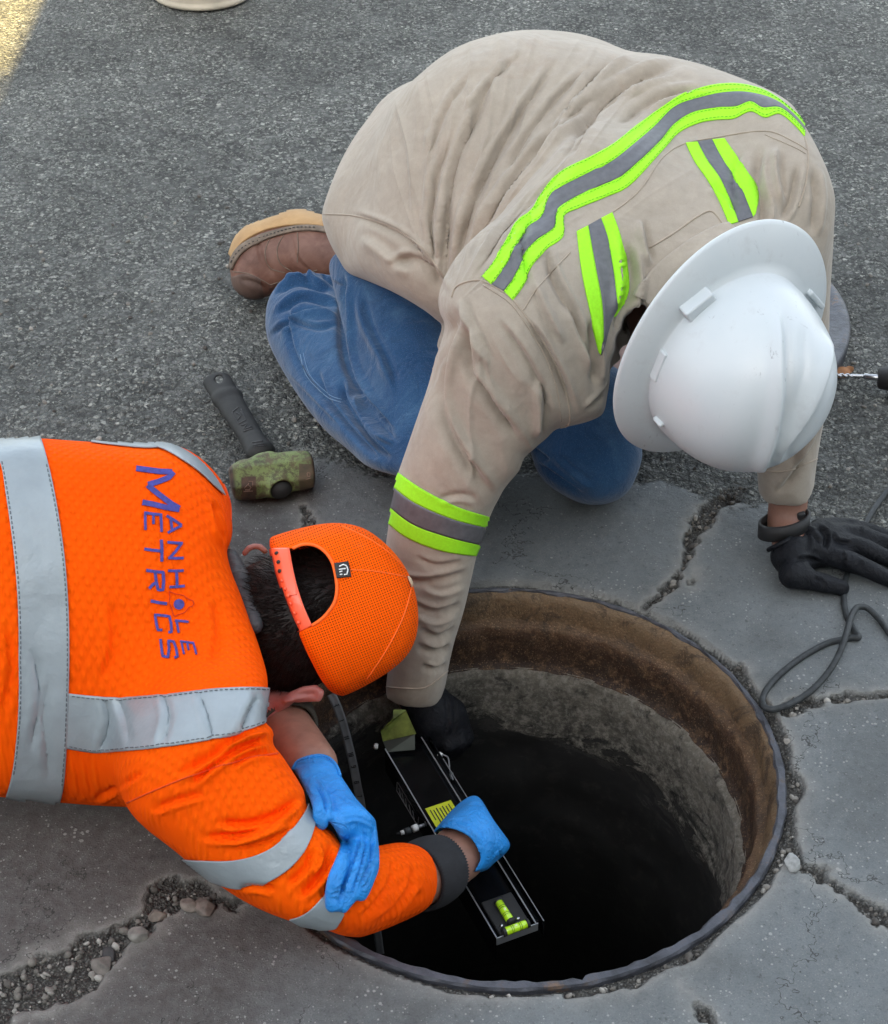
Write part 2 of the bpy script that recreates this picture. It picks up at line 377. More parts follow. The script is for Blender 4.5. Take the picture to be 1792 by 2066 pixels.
def folds(V, Q, fl):                                # fl: (line px, width px, depth m); + ridge, - valley
    N = normals(V, Q); x, y, d = proj(V); vd = (CAM - V); vd /= np.linalg.norm(vd, axis=1)[:, None]
    fc = np.clip((N*vd).sum(1)*3, 0, 1); D = np.zeros(len(V))
    for pts, wd, amp in fl:
        p = catmull(pts, 4, False); seg = np.linalg.norm(np.diff(p, axis=0), axis=1); cum = np.r_[0, np.cumsum(seg)]; T = cum[-1]
        sel = (x > p[:, 0].min()-3*wd) & (x < p[:, 0].max()+3*wd) & (y > p[:, 1].min()-3*wd) & (y < p[:, 1].max()+3*wd)
        ii = np.nonzero(sel)[0]
        if not len(ii): continue
        best = np.full(len(ii), 1e9); bt = np.zeros(len(ii)); sg = np.zeros(len(ii))
        for k in range(len(p)-1):
            a, e = p[k], p[k+1]-p[k]; L = e @ e + 1e-9; qx = x[ii]-a[0]; qy = y[ii]-a[1]
            t = np.clip((qx*e[0]+qy*e[1])/L, 0, 1); dd = np.hypot(qx-t*e[0], qy-t*e[1]); m = dd < best
            best = np.where(m, dd, best); bt = np.where(m, (cum[k]+t*seg[k])/T, bt); sg = np.where(m, np.sign(qx*e[1]-qy*e[0]), sg)
        u = best/wd; tp = np.clip(np.minimum(bt, 1-bt)*4, 0, 1); tp = tp*tp*(3-2*tp)
        # a crease with a soft swell on one side of it
        su = u*sg; prof = np.where(su > 0, np.exp(-u*u*6.0), np.exp(-u*u*1.1)) - .42*np.exp(-(u-1.0)**2*3.5)*(su > 0)
        D[ii] += amp*prof*tp
    return V + N*(np.clip(D*1.75, -.0125, .0125)*fc)[:, None]
BV = {}
def subdiv(V, Q):
    n = len(V); e = np.stack([Q, np.roll(Q, -1, 1)], -1).reshape(-1, 2); key = np.sort(e, 1); u, inv = np.unique(key, axis=0, return_inverse=True)
    inv = inv.reshape(-1, 4); M = V[u].mean(1); Fc = V[Q].mean(1); f = n+len(u)+np.arange(len(Q)); m = n+inv
    out = [np.stack([Q[:, k], m[:, k], f, m[:, k-1]], 1) for k in range(4)]
    return np.concatenate([V, M, Fc]), np.concatenate(out)
def body(name, fn, lo, hi, h, mat, parent, fl=(), it=2, label=None, post=None, sub=False):
    V, Q = nets(fn, lo, hi, h); V = relax(V, Q, it)
    if sub: V, Q = subdiv(V, Q); V = relax(V, Q, 2)
    if fl: V = folds(V, Q, fl); V = relax(V, Q, 1)
    if post: V, Q = post(V, Q)
    o = npmesh(name, V, Q, mat, parent, label=label); o['nv'] = len(V); del o['nv']
    BV[o.name] = BVHTree.FromPolygons([tuple(v) for v in V.tolist()], [tuple(q) for q in Q.tolist()]); o_bv = BV[o.name]
    return o, o_bv
def bounds(*pts, pad=.2):
    a = np.array(pts); return a.min(0)-pad, a.max(0)+pad

# ------------------------------------------------------------------ things laid on a surface
def hit(bv, x, y):
    r = ray(x, y); r = r/np.linalg.norm(r); h = bv.ray_cast(Vector(CAM), Vector(r), 8)
    if h[0] is None: return None
    n = np.array(h[1]); 
    if n @ r > 0: n = -n
    return np.array(h[0]), n
def drape(bv, E0, E1, nl=60, nw=6, off=.0016, th=.0014):
    a = catmull(E0, max(2, nl//(len(E0)-1)), False); b = catmull(E1, max(2, nl//(len(E1)-1)), False)
    if len(a) != len(b):
        k = np.linspace(0, 1, len(a)); kb = np.linspace(0, 1, len(b)); b = np.c_[np.interp(k, kb, b[:, 0]), np.interp(k, kb, b[:, 1])]
    n = len(a); top = {}; V = []; Fs = []
    for i in range(n):
        for j in range(nw+1):
            q = a[i] + (b[i]-a[i])*j/nw; hh = hit(bv, *q)
            if hh is None: continue
            top[i, j] = len(V); V.append(hh[0] + hh[1]*off); V.append(hh[0] + hh[1]*(off-th))
    cellset = set()
    for i in range(n-1):
        for j in range(nw):
            ks = [(i, j), (i+1, j), (i+1, j+1), (i, j+1)]
            if all(k in top for k in ks):
                c = [np.array(V[top[k]]) for k in ks]
                if max(np.linalg.norm(c[q]-c[q-1]) for q in range(4)) > .06: continue
                cellset.add((i, j))
    best = set(); left = set(cellset)                # keep one connected piece
    while left:
        st = [left.pop()]; comp = set(st)
        while st:
            i, j = st.pop()
            for q in ((i+1, j), (i-1, j), (i, j+1), (i, j-1)):
                if q in left: left.remove(q); comp.add(q); st.append(q)
        if len(comp) > len(best): best = comp
    cellset = best
    for (i, j) in cellset:
        ks = [(i, j), (i, j+1), (i+1, j+1), (i+1, j)]; t = [top[k] for k in ks]; Fs.append(t); Fs.append([q+1 for q in t][::-1])
        for (di, dj, e) in ((-1, 0, (0, 1)), (0, 1, (1, 2)), (1, 0, (2, 3)), (0, -1, (3, 0))):
            if (i+di, j+dj) not in cellset:
                A, B_ = t[e[0]], t[e[1]]; Fs.append([B_, A, A+1, B_+1])
    used = sorted({q for f in Fs for q in f}); mp_ = {q: k for k, q in enumerate(used)}
    return [V[q] for q in used], [[mp_[q] for q in f] for f in Fs]
def tubeVF(pts, r, n=8, closed=False, flatn=None):
    p = np.array(pts, float); N = len(p); V = []; Fs = []
    t = np.gradient(p, axis=0); t /= np.maximum(np.linalg.norm(t, axis=1), 1e-9)[:, None]
    ref = np.array([0, 0, 1.]) if abs(t[0][2]) < .9 else np.array([1., 0, 0]); u = np.cross(t[0], ref); u /= np.linalg.norm(u)
    for i in range(N):
        u = u - t[i]*(u @ t[i]); u /= np.linalg.norm(u); v = np.cross(t[i], u); rr = r[i] if hasattr(r, '__len__') else r
        for k in range(n):
            a = 2*math.pi*k/n; V.append(p[i] + rr*(u*math.cos(a) + v*math.sin(a)))
    for i in range(N-1):
        for k in range(n): Fs.append((i*n+k, i*n+(k+1) % n, (i+1)*n+(k+1) % n, (i+1)*n+k))
    Fs.append(tuple(range(n))[::-1]); Fs.append(tuple((N-1)*n+k for k in range(n)))
    return V, Fs
def seamline(bv, pts, r=.0012, n=40, off=.0004, cut=.06):
    p = catmull(pts, max(2, n//(len(pts)-1)), False); runs = []; cur = []
    for q in p:
        h = hit(bv, *q)
        if h is None or (cur and np.linalg.norm(h[0]+h[1]*off-cur[-1]) > cut):
            if len(cur) > 2: runs.append(cur)
            cur = []
            if h is None: continue
        cur.append(h[0] + h[1]*off)
    if len(cur) > 2: runs.append(cur)
    return tubeVF(max(runs, key=len), r, 6) if runs else ([], [])
def dashes(bv, pts, r=.0007, dash=9, gap=6, off=.0008):
    p = catmull(pts, 30, False); seg = np.r_[0, np.cumsum(np.linalg.norm(np.diff(p, axis=0), axis=1))]; out = []
    s = 0
    while s < seg[-1]:
        c = []
        for k in np.linspace(s, min(s+dash, seg[-1]), 3):
            h = hit(bv, np.interp(k, seg, p[:, 0]), np.interp(k, seg, p[:, 1]))
            if h: c.append(h[0]+h[1]*off)
        if len(c) == 3 and np.linalg.norm(c[0]-c[2]) < .03: out.append(tubeVF(c, r, 4))
        s += dash+gap
    return joinVF(out)
def boxVF(c, ax, half):
    c = np.asarray(c, float); V = []
    for i in (-1, 1):
        for j in (-1, 1):
            for k in (-1, 1): V.append(c + ax[0]*half[0]*i + ax[1]*half[1]*j + ax[2]*half[2]*k)
    return V, [(0, 1, 3, 2), (4, 6, 7, 5), (0, 4, 5, 1), (2, 3, 7, 6), (0, 2, 6, 4), (1, 5, 7, 3)]
def bevel(o, w=.002, seg=2):
    m = o.modifiers.new('bevel', 'BEVEL'); m.width = w; m.segments = seg; m.limit_method = 'ANGLE'; return o
def latheVF(prof, n=160, c=(0, 0, 0), jit=None):
    V = []; Fs = []; m = len(prof)
    for i in range(n):
        a = 2*math.pi*i/n
        for j, (r, z) in enumerate(prof):
            dr = jit(a, j) if jit else 0; V.append((c[0]+(r+dr)*math.cos(a), c[1]+(r+dr)*math.sin(a), c[2]+z))
    for i in range(n):
        for j in range(m-1): Fs.append((i*m+j, i*m+j+1, ((i+1) % n)*m+j+1, ((i+1) % n)*m+j))
    return V, Fs
#@@SECTIONS

# ------------------------------------------------------------------ ground: old asphalt, broken slabs round the manhole
_vn = {}
def vnoise(x, y, sc, seed=0):
    if seed not in _vn: _vn[seed] = np.random.default_rng(seed).random((256, 256))
    g = _vn[seed]; x = x*sc + 1000; y = y*sc + 1000; i = np.floor(x).astype(int); j = np.floor(y).astype(int)
    fx = x-i; fy = y-j; fx = fx*fx*(3-2*fx); fy = fy*fy*(3-2*fy); i %= 255; j %= 255
    return (g[i, j]*(1-fx)+g[i+1, j]*fx)*(1-fy) + (g[i, j+1]*(1-fx)+g[i+1, j+1]*fx)*fy
def fbm(x, y, sc, n=4, seed=0): return sum(vnoise(x, y, sc*2**k, seed+k)*.5**k for k in range(n))/(2-.5**(n-1))
def sst(a, b, x): t = np.clip((x-a)/(b-a), 0, 1); return t*t*(3-2*t)
RO = .36
CR = [[(1500, 985, 30), (1440, 1020, 42), (1415, 1050, 30), (1392, 1085, 14), (1388, 1125, 12), (1362, 1170, 11), (1335, 1200, 13), (1300, 1228, 16)],
      [(1590, 1440, 14), (1615, 1418, 17), (1660, 1412, 12), (1700, 1412, 5), (1740, 1408, 20), (1800, 1402, 24), (1900, 1400, 26)],
      [(1600, 1715, 14), (1600, 1740, 22), (1650, 1765, 17), (1700, 1800, 13), (1760, 1840, 9), (1850, 1900, 8)],
      [(1338, 1945, 5), (1375, 1995, 7), (1405, 2020, 9), (1425, 2050, 14), (1460, 2100, 16)],
      [(470, 1825, 16), (400, 1800, 34), (355, 1800, 42), (310, 1850, 30), (250, 1885, 34), (180, 1930, 62), (110, 1975, 70), (30, 2010, 72), (-80, 2050, 80)],
      [(598, 950, 4), (602, 1000, 3), (618, 1040, 3), (628, 1080, 3), (650, 1150, 3)],
      [(1700, 1795, 2), (1740, 1820, 2), (1800, 1850, 2.5)],
      [(1360, 1160, 3), (1395, 1180, 2.5), (1400, 1150, 2.5)]]
BND = [(-300, 905), (100, 905), (350, 935), (470, 990), (560, 1000), (620, 955), (700, 945), (800, 965), (960, 960), (1100, 950), (1250, 955), (1350, 975), (1420, 1010), (1520, 1030), (1620, 1055), (1700, 1075), (1800, 1095), (2100, 1130)]
BW = np.array([P(x, y, 0)[:2] for x, y in catmull(BND, 4, False)])
CW = []
for ci, c in enumerate(CR):
    CW.append([(*P(x, y, 0)[:2], r*(.9 if ci == 4 else .46)*np.linalg.norm(P(x, y, 0)-P(x+1, y, 0))) for x, y, r in c])
def chain_d(x, y, ch):
    d = np.full(x.shape, 9.)
    for (ax, ay, ar), (bx, by, br) in zip(ch[:-1], ch[1:]):
        ex, ey = bx-ax, by-ay; t = np.clip(((x-ax)*ex+(y-ay)*ey)/(ex*ex+ey*ey), 0, 1)
        d = np.minimum(d, np.hypot(x-ax-t*ex, y-ay-t*ey) - (ar+t*(br-ar)))
    return d
def ground_fields(x, y):
    w1 = (fbm(x, y, 28, 4, 3)-.5)*.05 + (fbm(x, y, 110, 2, 61)-.5)*.016; w2 = (fbm(x, y, 9, 3, 11)-.5)*.05
    d = np.full(x.shape, 9.)
    for c in CW: d = np.minimum(d, chain_d(x, y, c))
    th = np.arctan2(y, x); r = np.hypot(x, y)
    ann = r - (RO + .003 + .009*vnoise(th*3, th*0, 1.3, 21) + .013*(np.cos(th+.45) > .55)*vnoise(th*9, th*0, 1., 23))
    d = np.minimum(d + w1*.7, ann + w1*.25)
    by = np.interp(x, BW[:, 0], BW[:, 1]); ro = sst(-.01, .02, y - by + w1*1.4 + w2)       # 1 = old rough asphalt
    return d, ro, r
def ground_z(x, y):
    d, ro, r = ground_fields(x, y)
    g = 1 - sst(-.004, .003, d)
    z = .0025*(1-ro)*(1-g) - .0065*g*(1-.5*ro) + (fbm(x, y, 60, 3, 5)-.5)*(.0022 + .006*ro + .004*g) + (fbm(x, y, 3, 3, 8)-.5)*.012*sst(.4, .9, r)
    z = np.where(r < .37, np.minimum(z, -.004 - .006*(r < .362)), z)
    return z, g, ro, np.exp(-np.clip(d, 0, 9)/.010)*(1-g)*(1-ro*.6)
def axis(lo, hi, f0, f1, h, far, gr=1.16):
    a = list(np.arange(f0, f1, h)); s = h; x = f0
    while x > lo: s = min(s*gr, far); x -= s; a.insert(0, x)
    s = h; x = a[-1]
    while x < hi: s = min(s*gr, far); x += s; a.append(x)
    return np.array(a)
gx = axis(-25, 25, -.80, .86, .004, 1.5); gy = axis(-14, 40, -.50, .86, .004, 1.5)
gx = np.array(gx); X, Y = np.meshgrid(gx, gy, indexing='ij'); nx, ny = X.shape
Z, G, RO_, ED = ground_z(X.ravel(), Y.ravel())
far = sst(1.5, 4, np.hypot(X.ravel(), Y.ravel())); Z = Z*(1-far)
V = np.c_[X.ravel(), Y.ravel(), Z]; idx = np.arange(nx*ny).reshape(nx, ny)
Q = np.stack([idx[:-1, :-1], idx[1:, :-1], idx[1:, 1:], idx[:-1, 1:]], -1).reshape(-1, 4)
rr = np.hypot(V[:, 0], V[:, 1]); Q = Q[(rr[Q] > .349).all(1)]
def attrs(o, **kw):
    for k, a in kw.items(): at = o.data.attributes.new(k, 'FLOAT', 'POINT'); at.data.foreach_set('value', a.astype(np.float32))
def groundm():
    m = NB('broken road surface'); g, ro, ed = m.attr('gravel'), m.attr('rough'), m.attr('fringe'); vec = m.coord()
    # slabs: dense grey mortar-like asphalt with pale flecks
    n1 = m.noise(5, 6, .65); n2 = m.noise(60, 6, .7); n3 = m.noise(420, 3, .7)
    slab = m.ramp(n1.outputs[0], [(.3, (.115, .126, .130)), (.55, (.158, .174, .180)), (.75, (.19, .208, .215))])
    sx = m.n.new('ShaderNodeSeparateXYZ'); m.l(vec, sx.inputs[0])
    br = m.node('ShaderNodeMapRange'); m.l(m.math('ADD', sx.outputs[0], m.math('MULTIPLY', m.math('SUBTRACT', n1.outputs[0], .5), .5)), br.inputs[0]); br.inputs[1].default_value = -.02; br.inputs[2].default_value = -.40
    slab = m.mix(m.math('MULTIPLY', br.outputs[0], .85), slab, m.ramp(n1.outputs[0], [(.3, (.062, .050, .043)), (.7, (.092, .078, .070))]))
    slab = m.mix(m.ramp(n2.outputs[0], [(.35, (0, 0, 0)), (.8, (.7, .7, .7))]), slab, m.mix(.5, slab, (.26, .27, .26)))
    slab = m.mix(.35, slab, n3.outputs[0], 'OVERLAY')
    fl = m.vor(120); fm = m.math('LESS_THAN', fl.outputs['Distance'], m.math('MULTIPLY', m.math('SUBTRACT', m.noise(21, 4).outputs[0], .38), .9))
    fl2 = m.vor(260); fm2 = m.math('MULTIPLY', m.math('LESS_THAN', fl2.outputs['Distance'], .2), m.math('GREATER_THAN', m.noise(60, 3).outputs[0], .48))
    slab = m.mix(m.math('MULTIPLY', fm, .65), slab, (.40, .40, .38)); slab = m.mix(m.math('MULTIPLY', fm2, .5), slab, (.30, .30, .29))
    pt = m.ramp(m.noise(140, 4, .7).outputs[0], [(.30, (1, 1, 1)), (.42, (0, 0, 0))]); slab = m.mix(m.math('MULTIPLY', pt, .55), slab, (.045, .046, .048))
    slab = m.mix(m.math('MULTIPLY', ed, m.math('ADD', .25, m.math('MULTIPLY', m.noise(40, 4).outputs[0], 1.0))), slab, (.33, .32, .29))
    dvn = m.noise(7, 5, .7); vv2 = m.node('ShaderNodeVectorMath'); vv2.operation = 'SCALE'; m.l(dvn.outputs[1], vv2.inputs[0]); vv2.inputs['Scale'].default_value = .35; va2 = m.node('ShaderNodeVectorMath'); va2.operation = 'ADD'; m.l(vec, va2.inputs[0]); m.l(vv2.outputs[0], va2.inputs[1])
    hair = m.vor(3.1, va2.outputs[0], 'DISTANCE_TO_EDGE'); crk = m.math('MULTIPLY', m.math('LESS_THAN', hair.outputs['Distance'], .0045), m.math('GREATER_THAN', m.noise(3.3, 3).outputs[0], .50)); slab = m.mix(m.math('MULTIPLY', crk, .75), slab, (.035, .034, .032))
    stn = m.ramp(m.noise(3.2, 7, .72, dist=1.0).outputs[0], [(.46, (0, 0, 0)), (.62, (.55, .55, .55))]); slab = m.mix(stn, slab, m.mix(.5, slab, (.055, .055, .052)))
    # old asphalt: packed aggregate
    wv = m.node('ShaderNodeVectorMath'); wv.operation = 'ADD'; nz = m.noise(90, 2); m.l(vec, wv.inputs[0])
    sc = m.node('ShaderNodeVectorMath'); sc.operation = 'SCALE'; m.l(nz.outputs[1], sc.inputs[0]); sc.inputs['Scale'].default_value = .006; m.l(sc.outputs[0], wv.inputs[1])
    va = m.vor(125, wv.outputs[0]); vb = m.vor(300, wv.outputs[0]); hv = m.n.new('ShaderNodeSeparateColor'); m.l(va.outputs['Color'], hv.inputs[0]); hb = m.n.new('ShaderNodeSeparateColor'); m.l(vb.outputs['Color'], hb.inputs[0])
    st = m.ramp(hv.outputs[0], [(0, (.035, .036, .036)), (.45, (.085, .088, .086)), (.75, (.15, .156, .152)), (.92, (.24, .245, .235)), (1, (.38, .38, .36))])
    st2 = m.ramp(hb.outputs[1], [(0, (.028, .029, .029)), (.55, (.09, .094, .092)), (.85, (.19, .195, .185)), (1, (.34, .34, .32))])
    asp = m.mix(m.math('GREATER_THAN', m.noise(70, 3).outputs[0], .5), st, st2)
    asp = m.mix(m.ramp(va.outputs['Distance'], [(.45, (0, 0, 0)), (.8, (.8, .8, .8))]), asp, (.030, .030, .030))
    pn = m.noise(1.6, 5, .6); asp = m.mix(m.math('MULTIPLY', pn.outputs[0], .35), asp, m.mix(.4, asp, (.10, .112, .108)))
    asp = m.mix(m.ramp(m.noise(9, 5, .65).outputs[0], [(.5, (0, 0, 0)), (.75, (.5, .5, .5))]), asp, (.062, .062, .06))
    asp = m.mix(1.0, asp, (1.58, 1.57, 1.48), 'MULTIPLY'); bp = m.ramp(m.noise(3.1, 6, .7, dist=.8).outputs[0], [(.40, (.68, .68, .68)), (.60, (1.12, 1.12, 1.12))]); asp = m.mix(1.0, asp, bp, 'MULTIPLY'); vc = m.vor(62, wv.outputs[0]); hc = m.n.new('ShaderNodeSeparateColor'); m.l(vc.outputs['Color'], hc.inputs[0]); asp = m.mix(m.math('MULTIPLY', m.math('MULTIPLY', m.math('LESS_THAN', vc.outputs['Distance'], .36), m.math('GREATER_THAN', hc.outputs[0], .72)), .6), asp, m.mix(hc.outputs[1], (.075, .075, .072), (.30, .30, .285))); asp = m.mix(m.ramp(m.noise(14, 7, .75, dist=.6).outputs[0], [(.48, (0, 0, 0)), (.60, (.45, .45, .45))]), asp, (.16, .165, .158)); asp = m.mix(m.ramp(m.noise(24, 6, .75, dist=.6).outputs[0], [(.56, (0, 0, 0)), (.68, (.6, .6, .6))]), asp, (.06, .06, .058))
    gb = m.mix(m.ramp(vb.outputs['Distance'], [(.2, (0, 0, 0)), (.6, (1, 1, 1))]), m.mix(.45, st2, (.24, .225, .195)), (.060, .056, .050))
    c = m.mix(ro, slab, asp); c = m.mix(g, c, gb)
    hs = m.math('MULTIPLY', m.math('ADD', n2.outputs[0], m.math('MULTIPLY', n3.outputs[0], .35)), .45)
    ha = m.math('SUBTRACT', m.math('MULTIPLY', m.noise(120, 4, .7).outputs[0], 1.2), m.math('MULTIPLY', m.math('ADD', va.outputs['Distance'], m.math('MULTIPLY', vb.outputs['Distance'], .5)), 1.0))
    hm = m.node('ShaderNodeMix'); m.l(m.math('MAXIMUM', ro, g), hm.inputs[0]); m.l(hs, hm.inputs[2]); m.l(ha, hm.inputs[3])
    b = m.bump(hm.outputs[0], 1.0, .010)
    return m.out(c, .82, b, Specular_IOR_Level=.35)
ground_m = groundm()
ground = npmesh('road', V, Q, ground_m); tag(ground, kind='structure'); attrs(ground, gravel=G, rough=RO_, fringe=ED)

# loose stones lying in the cracks and on the old asphalt
def stonem():
    m = NB('loose stones'); a = m.attr('tone')
    c = m.ramp(a, [(0, (.055, .050, .045)), (.4, (.13, .12, .105)), (.75, (.22, .205, .18)), (1, (.40, .385, .35))])
    c = m.mix(.4, c, m.noise(300, 3).outputs[0], 'OVERLAY')
    return m.out(c, .85, m.bump(m.noise(250, 3).outputs[0], .4, .001))
def stones(n, sizes, name, accept, box, label):
    ico = bmesh.new(); bmesh.ops.create_icosphere(ico, subdivisions=2, radius=1); bv = np.array([v.co[:] for v in ico.verts]); bf = np.array([[v.index for v in f.verts] for f in ico.faces]); ico.free()
    x = rng.uniform(box[0], box[1], n*6); y = rng.uniform(box[2], box[3], n*6); z, g, ro, e = ground_z(x, y)
    k = accept(x, y, g, ro)[:]; x, y, z = x[k][:n], y[k][:n], z[k][:n]; N = len(x)
    s = sizes[0] + (sizes[1]-sizes[0])*rng.random(N)**3.2
    VV = []; FF = []; T = []
    for i in range(N):
        v = bv*(1+.0*bv); 
        for q in range(4):
            d = rng.normal(size=3); d /= np.linalg.norm(d); h = rng.uniform(.45, .85); m = bv @ d > h; v = np.where(m[:, None], v - np.maximum(v @ d - h, 0)[:, None]*d, v)
        A = rng.normal(size=(3, 3)); Qm, _ = np.linalg.qr(A); v = (v*np.array([1, rng.uniform(.7, 1), rng.uniform(.5, .9)])) @ Qm
        VV.append(v*s[i] + [x[i], y[i], z[i]+s[i]*.35]); FF.append(bf+i*len(bv)); T.append(np.full(len(bv), rng.random()))
    o = npmesh(name, np.concatenate(VV), np.concatenate(FF), stone_m); attrs(o, tone=np.concatenate(T)); return tag(o, label, 'gravel', kind='stuff')
stone_m = stonem()
stones(5600, (.0016, .0070), 'gravel', lambda x, y, g, ro: (g > .55) & (np.hypot(x, y) > .367), (-.80, .86, -.48, .8), 'loose grey gravel lying in the cracks between the slabs')
stones(900, (.0016, .006), 'grit', lambda x, y, g, ro: (ro > .6), (-.9, 1.0, .3, 1.6), 'scattered pale grit on the old asphalt')
def big_stone(px, py, s, label, tone=(.20, .17, .145)):
    c = P(px, py, 0); bm = bmesh.new(); bmesh.ops.create_icosphere(bm, subdivisions=4, radius=1); r = np.random.default_rng(int(px))
    dirs = r.normal(size=(9, 3)); dirs /= np.linalg.norm(dirs, axis=1)[:, None]; hs = r.uniform(.55, .85, 9)
    for v in bm.verts:
        p = np.array(v.co)
        for d, h in zip(dirs, hs): p = p - max(p @ d - h, 0)*d*.9
        v.co = p*[s, s*.8, s*.62]
    me = bpy.data.meshes.new('stone'); bm.to_mesh(me); bm.free(); me.polygons.foreach_set('use_smooth', [True]*len(me.polygons))
    o = link('stone', me, plain('stone %d' % px, tone, .85, ns=90, amt=.35, bs=200, bstr=.5, bd=.001)); o.location = (c[0], c[1], ground_z(np.array([c[0]]), np.array([c[1]]))[0][0] + s*.3); o.rotation_euler = (0, 0, r.uniform(0, 3))
    tag(o, label, 'stone')
big_stone(1596, 1748, .0145, 'pale grey stone in the gravel beside the right edge of the manhole ring', (.32, .33, .32))
big_stone(383, 1832, .0125, 'pinkish brown pebble in the gravel just below the orange sleeve')
big_stone(414, 1838, .0155, 'flat brown stone in the gravel, right of the pinkish pebble', (.17, .14, .12))
big_stone(282, 1893, .014, 'rounded grey pebble at the neck of the gravel strip in the lower left corner', (.20, .19, .17))
big_stone(217, 1926, .0125, 'dark angular stone on the wide gravel patch in the lower left corner', (.05, .05, .05))
big_stone(206, 1945, .016, 'flat grey stone just below the dark angular one in the lower left gravel', (.14, .125, .11))
big_stone(318, 1845, .012, 'round brown pebble between the orange sleeve and the lower left gravel patch', (.18, .15, .125))

# ------------------------------------------------------------------ manhole: iron frame and shaft
fr = empty('manhole_ring', (0, 0, 0), 'round rusty iron manhole ring set in the road around the open hole', 'manhole ring')
def fj(a, j): return .0012*math.sin(a*23+j) + .001*math.sin(a*57+j*2)
_np = P(1166, 1958, 0); NOT = math.atan2(_np[1], _np[0]) % (2*math.pi)
def lj(a, j):
    w = fj(a, j)*.5
    if j >= 3: w += .0065*sst(-.2, .75, math.sin(a)) + .007*math.exp(-((a-NOT)/.010)**2) + .0034*(vnoise(np.array([a*26.]), np.array([0.]), 1., 41)[0]-.5)
    return w
lipv, lipf = latheVF([(RO, -.03), (RO, -.003), (RO-.002, .0005), (RO-.0105, .0005), (RO-.0120, -.0015), (RO-.0124, -.004), (RO-.0105, -.0075)], 420, jit=lj)
mesh('rim', lipv, lipf, lip_m, fr, False, label='slate grey worn top edge')
fv, ff = latheVF([(RO-.004, -.0032), (RO-.0115, -.006), (RO-.0150, -.014), (RO-.018, -.026), (RO-.021, -.040), (RO-.023, -.046), (RO-.031, -.0485), (RO-.034, -.052), (RO-.035, -.070), (RO-.034, -.09), (RO-.036, -.108), (RO-.038, -.120), (RO-.044, -.123)], 260, jit=fj)
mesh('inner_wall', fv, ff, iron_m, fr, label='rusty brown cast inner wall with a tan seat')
def sj(a, j): return .010*(vnoise(np.array([a*4.]), np.array([j*.55]), 1., 31)[0]-.5) + .006*(vnoise(np.array([a*14.]), np.array([j*1.1]), 1., 32)[0]-.5)
prof = [(RO-.041, -.1215), (RO-.046, -.127)] + [(RO-.050 - .020*t, -.13-.33*t) for t in np.linspace(0, 1, 22)] + [(RO-.05, -.60), (RO+.05, -1.0), (RO+.1, -1.6)]
sv, sf = latheVF(prof, 240, jit=lambda a, j: sj(a, j) if j > 0 else 0)
sh = mesh('manhole_shaft', sv, sf, shaft_m); tag(sh, 'grey concrete wall of the shaft with depth shade painted black below the frame', 'shaft')
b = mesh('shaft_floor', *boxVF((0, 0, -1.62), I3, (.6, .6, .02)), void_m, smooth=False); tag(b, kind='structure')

# ------------------------------------------------------------------ added shade blocker, out of view behind the camera
bd = empty('shade_blocker', (0, -6.2, 0), 'added unseen grey blocker behind the photographer that shades the road', 'shade_blocker')
def blocker_box(x0, x1, y, h):
    bm = bmesh.new(); wins = []
    return boxVF(((x0+x1)/2, y-2, h/2), I3, ((x1-x0)/2, 2, h/2))
EDGE = P(70, 20, 0)[0]
mesh('wall', *joinVF([blocker_box(EDGE, 22, -6.2, 9.5)]), blocker_m, bd, False)  # upright face of the added blocker, shapes the shadow edge
mesh('blocker_wing', *blocker_box(-22, EDGE-.004, -6.2, (6.2+P(10, 152, 0)[1])*math.tan(SUN_EL)), blocker_m, bd, False)
mesh('blocker_top', *boxVF((EDGE+11.2, -8.3, 9.6), I3, (11.1, 2.0, .10)), blocker_m, bd, False)

# ================================================================== kneeling man in the tan shirt
tanman = empty('person', P(900, 800, 0), 'kneeling person in white hard hat and tan lime-striped shirt reaching into the manhole', 'person')
SHR, SHL = P(1062, 650, .455), P(1600, 420, .52)
ELR, WRR = P(905, 985, .22), P(838, 1405, -.11)
ELL_, WRL = P(1605, 760, .27), P(1588, 1050, .05)
PEL = P(880, 350, .36); MID = P(1080, 310, .46); CHE = P(1310, 440, .45)
KNR, ANR = P(900, 1000, .085), P(640, 600, .085)
KNL, ANL = P(1200, 935, .08), np.array([.27, 1.12, .10])
HIPR, HIPL = P(800, 470, .30), P(1060, 250, .34)
HEADC = P(1440, 700, .42)
bodyax = (SHL-SHR)/np.linalg.norm(SHL-SHR)
def nose_etc(p, c, f, u, r=.1):          # a face pointing along f, crown along u
    s = np.cross(f, u); d = ell(p, c, np.array([s, f, u]), (.075, .092, .108))
    d = smin(d, cone(p, c+f*.05-u*.07, c+f*.075-u*.085, .045, .03), .03)          # jaw
    d = smin(d, cone(p, c+f*.088+u*.005, c+f*.112-u*.028, .009, .014), .012)        # nose
    d = smin(d, cone(p, c+f*.088-u*.052-s*.018, c+f*.088-u*.052+s*.018, .008, .008), .008)  # mouth
    d = smin(d, cone(p, c+f*.082+u*.03-s*.045, c+f*.082+u*.03+s*.045, .009, .009), .015)   # brow
    for q in (-1, 1): d = smin(d, ell(p, c+s*q*.03+f*.076+u*.012, I3, (.012,)*3), .006)       # eyes
    return d
hf = np.array([.18, -.30, -.93]); hf /= np.linalg.norm(hf)         # face looks down into the hole
hu = np.array([.42, -.75, .28]); hu -= hf*(hu @ hf); hu /= np.linalg.norm(hu)
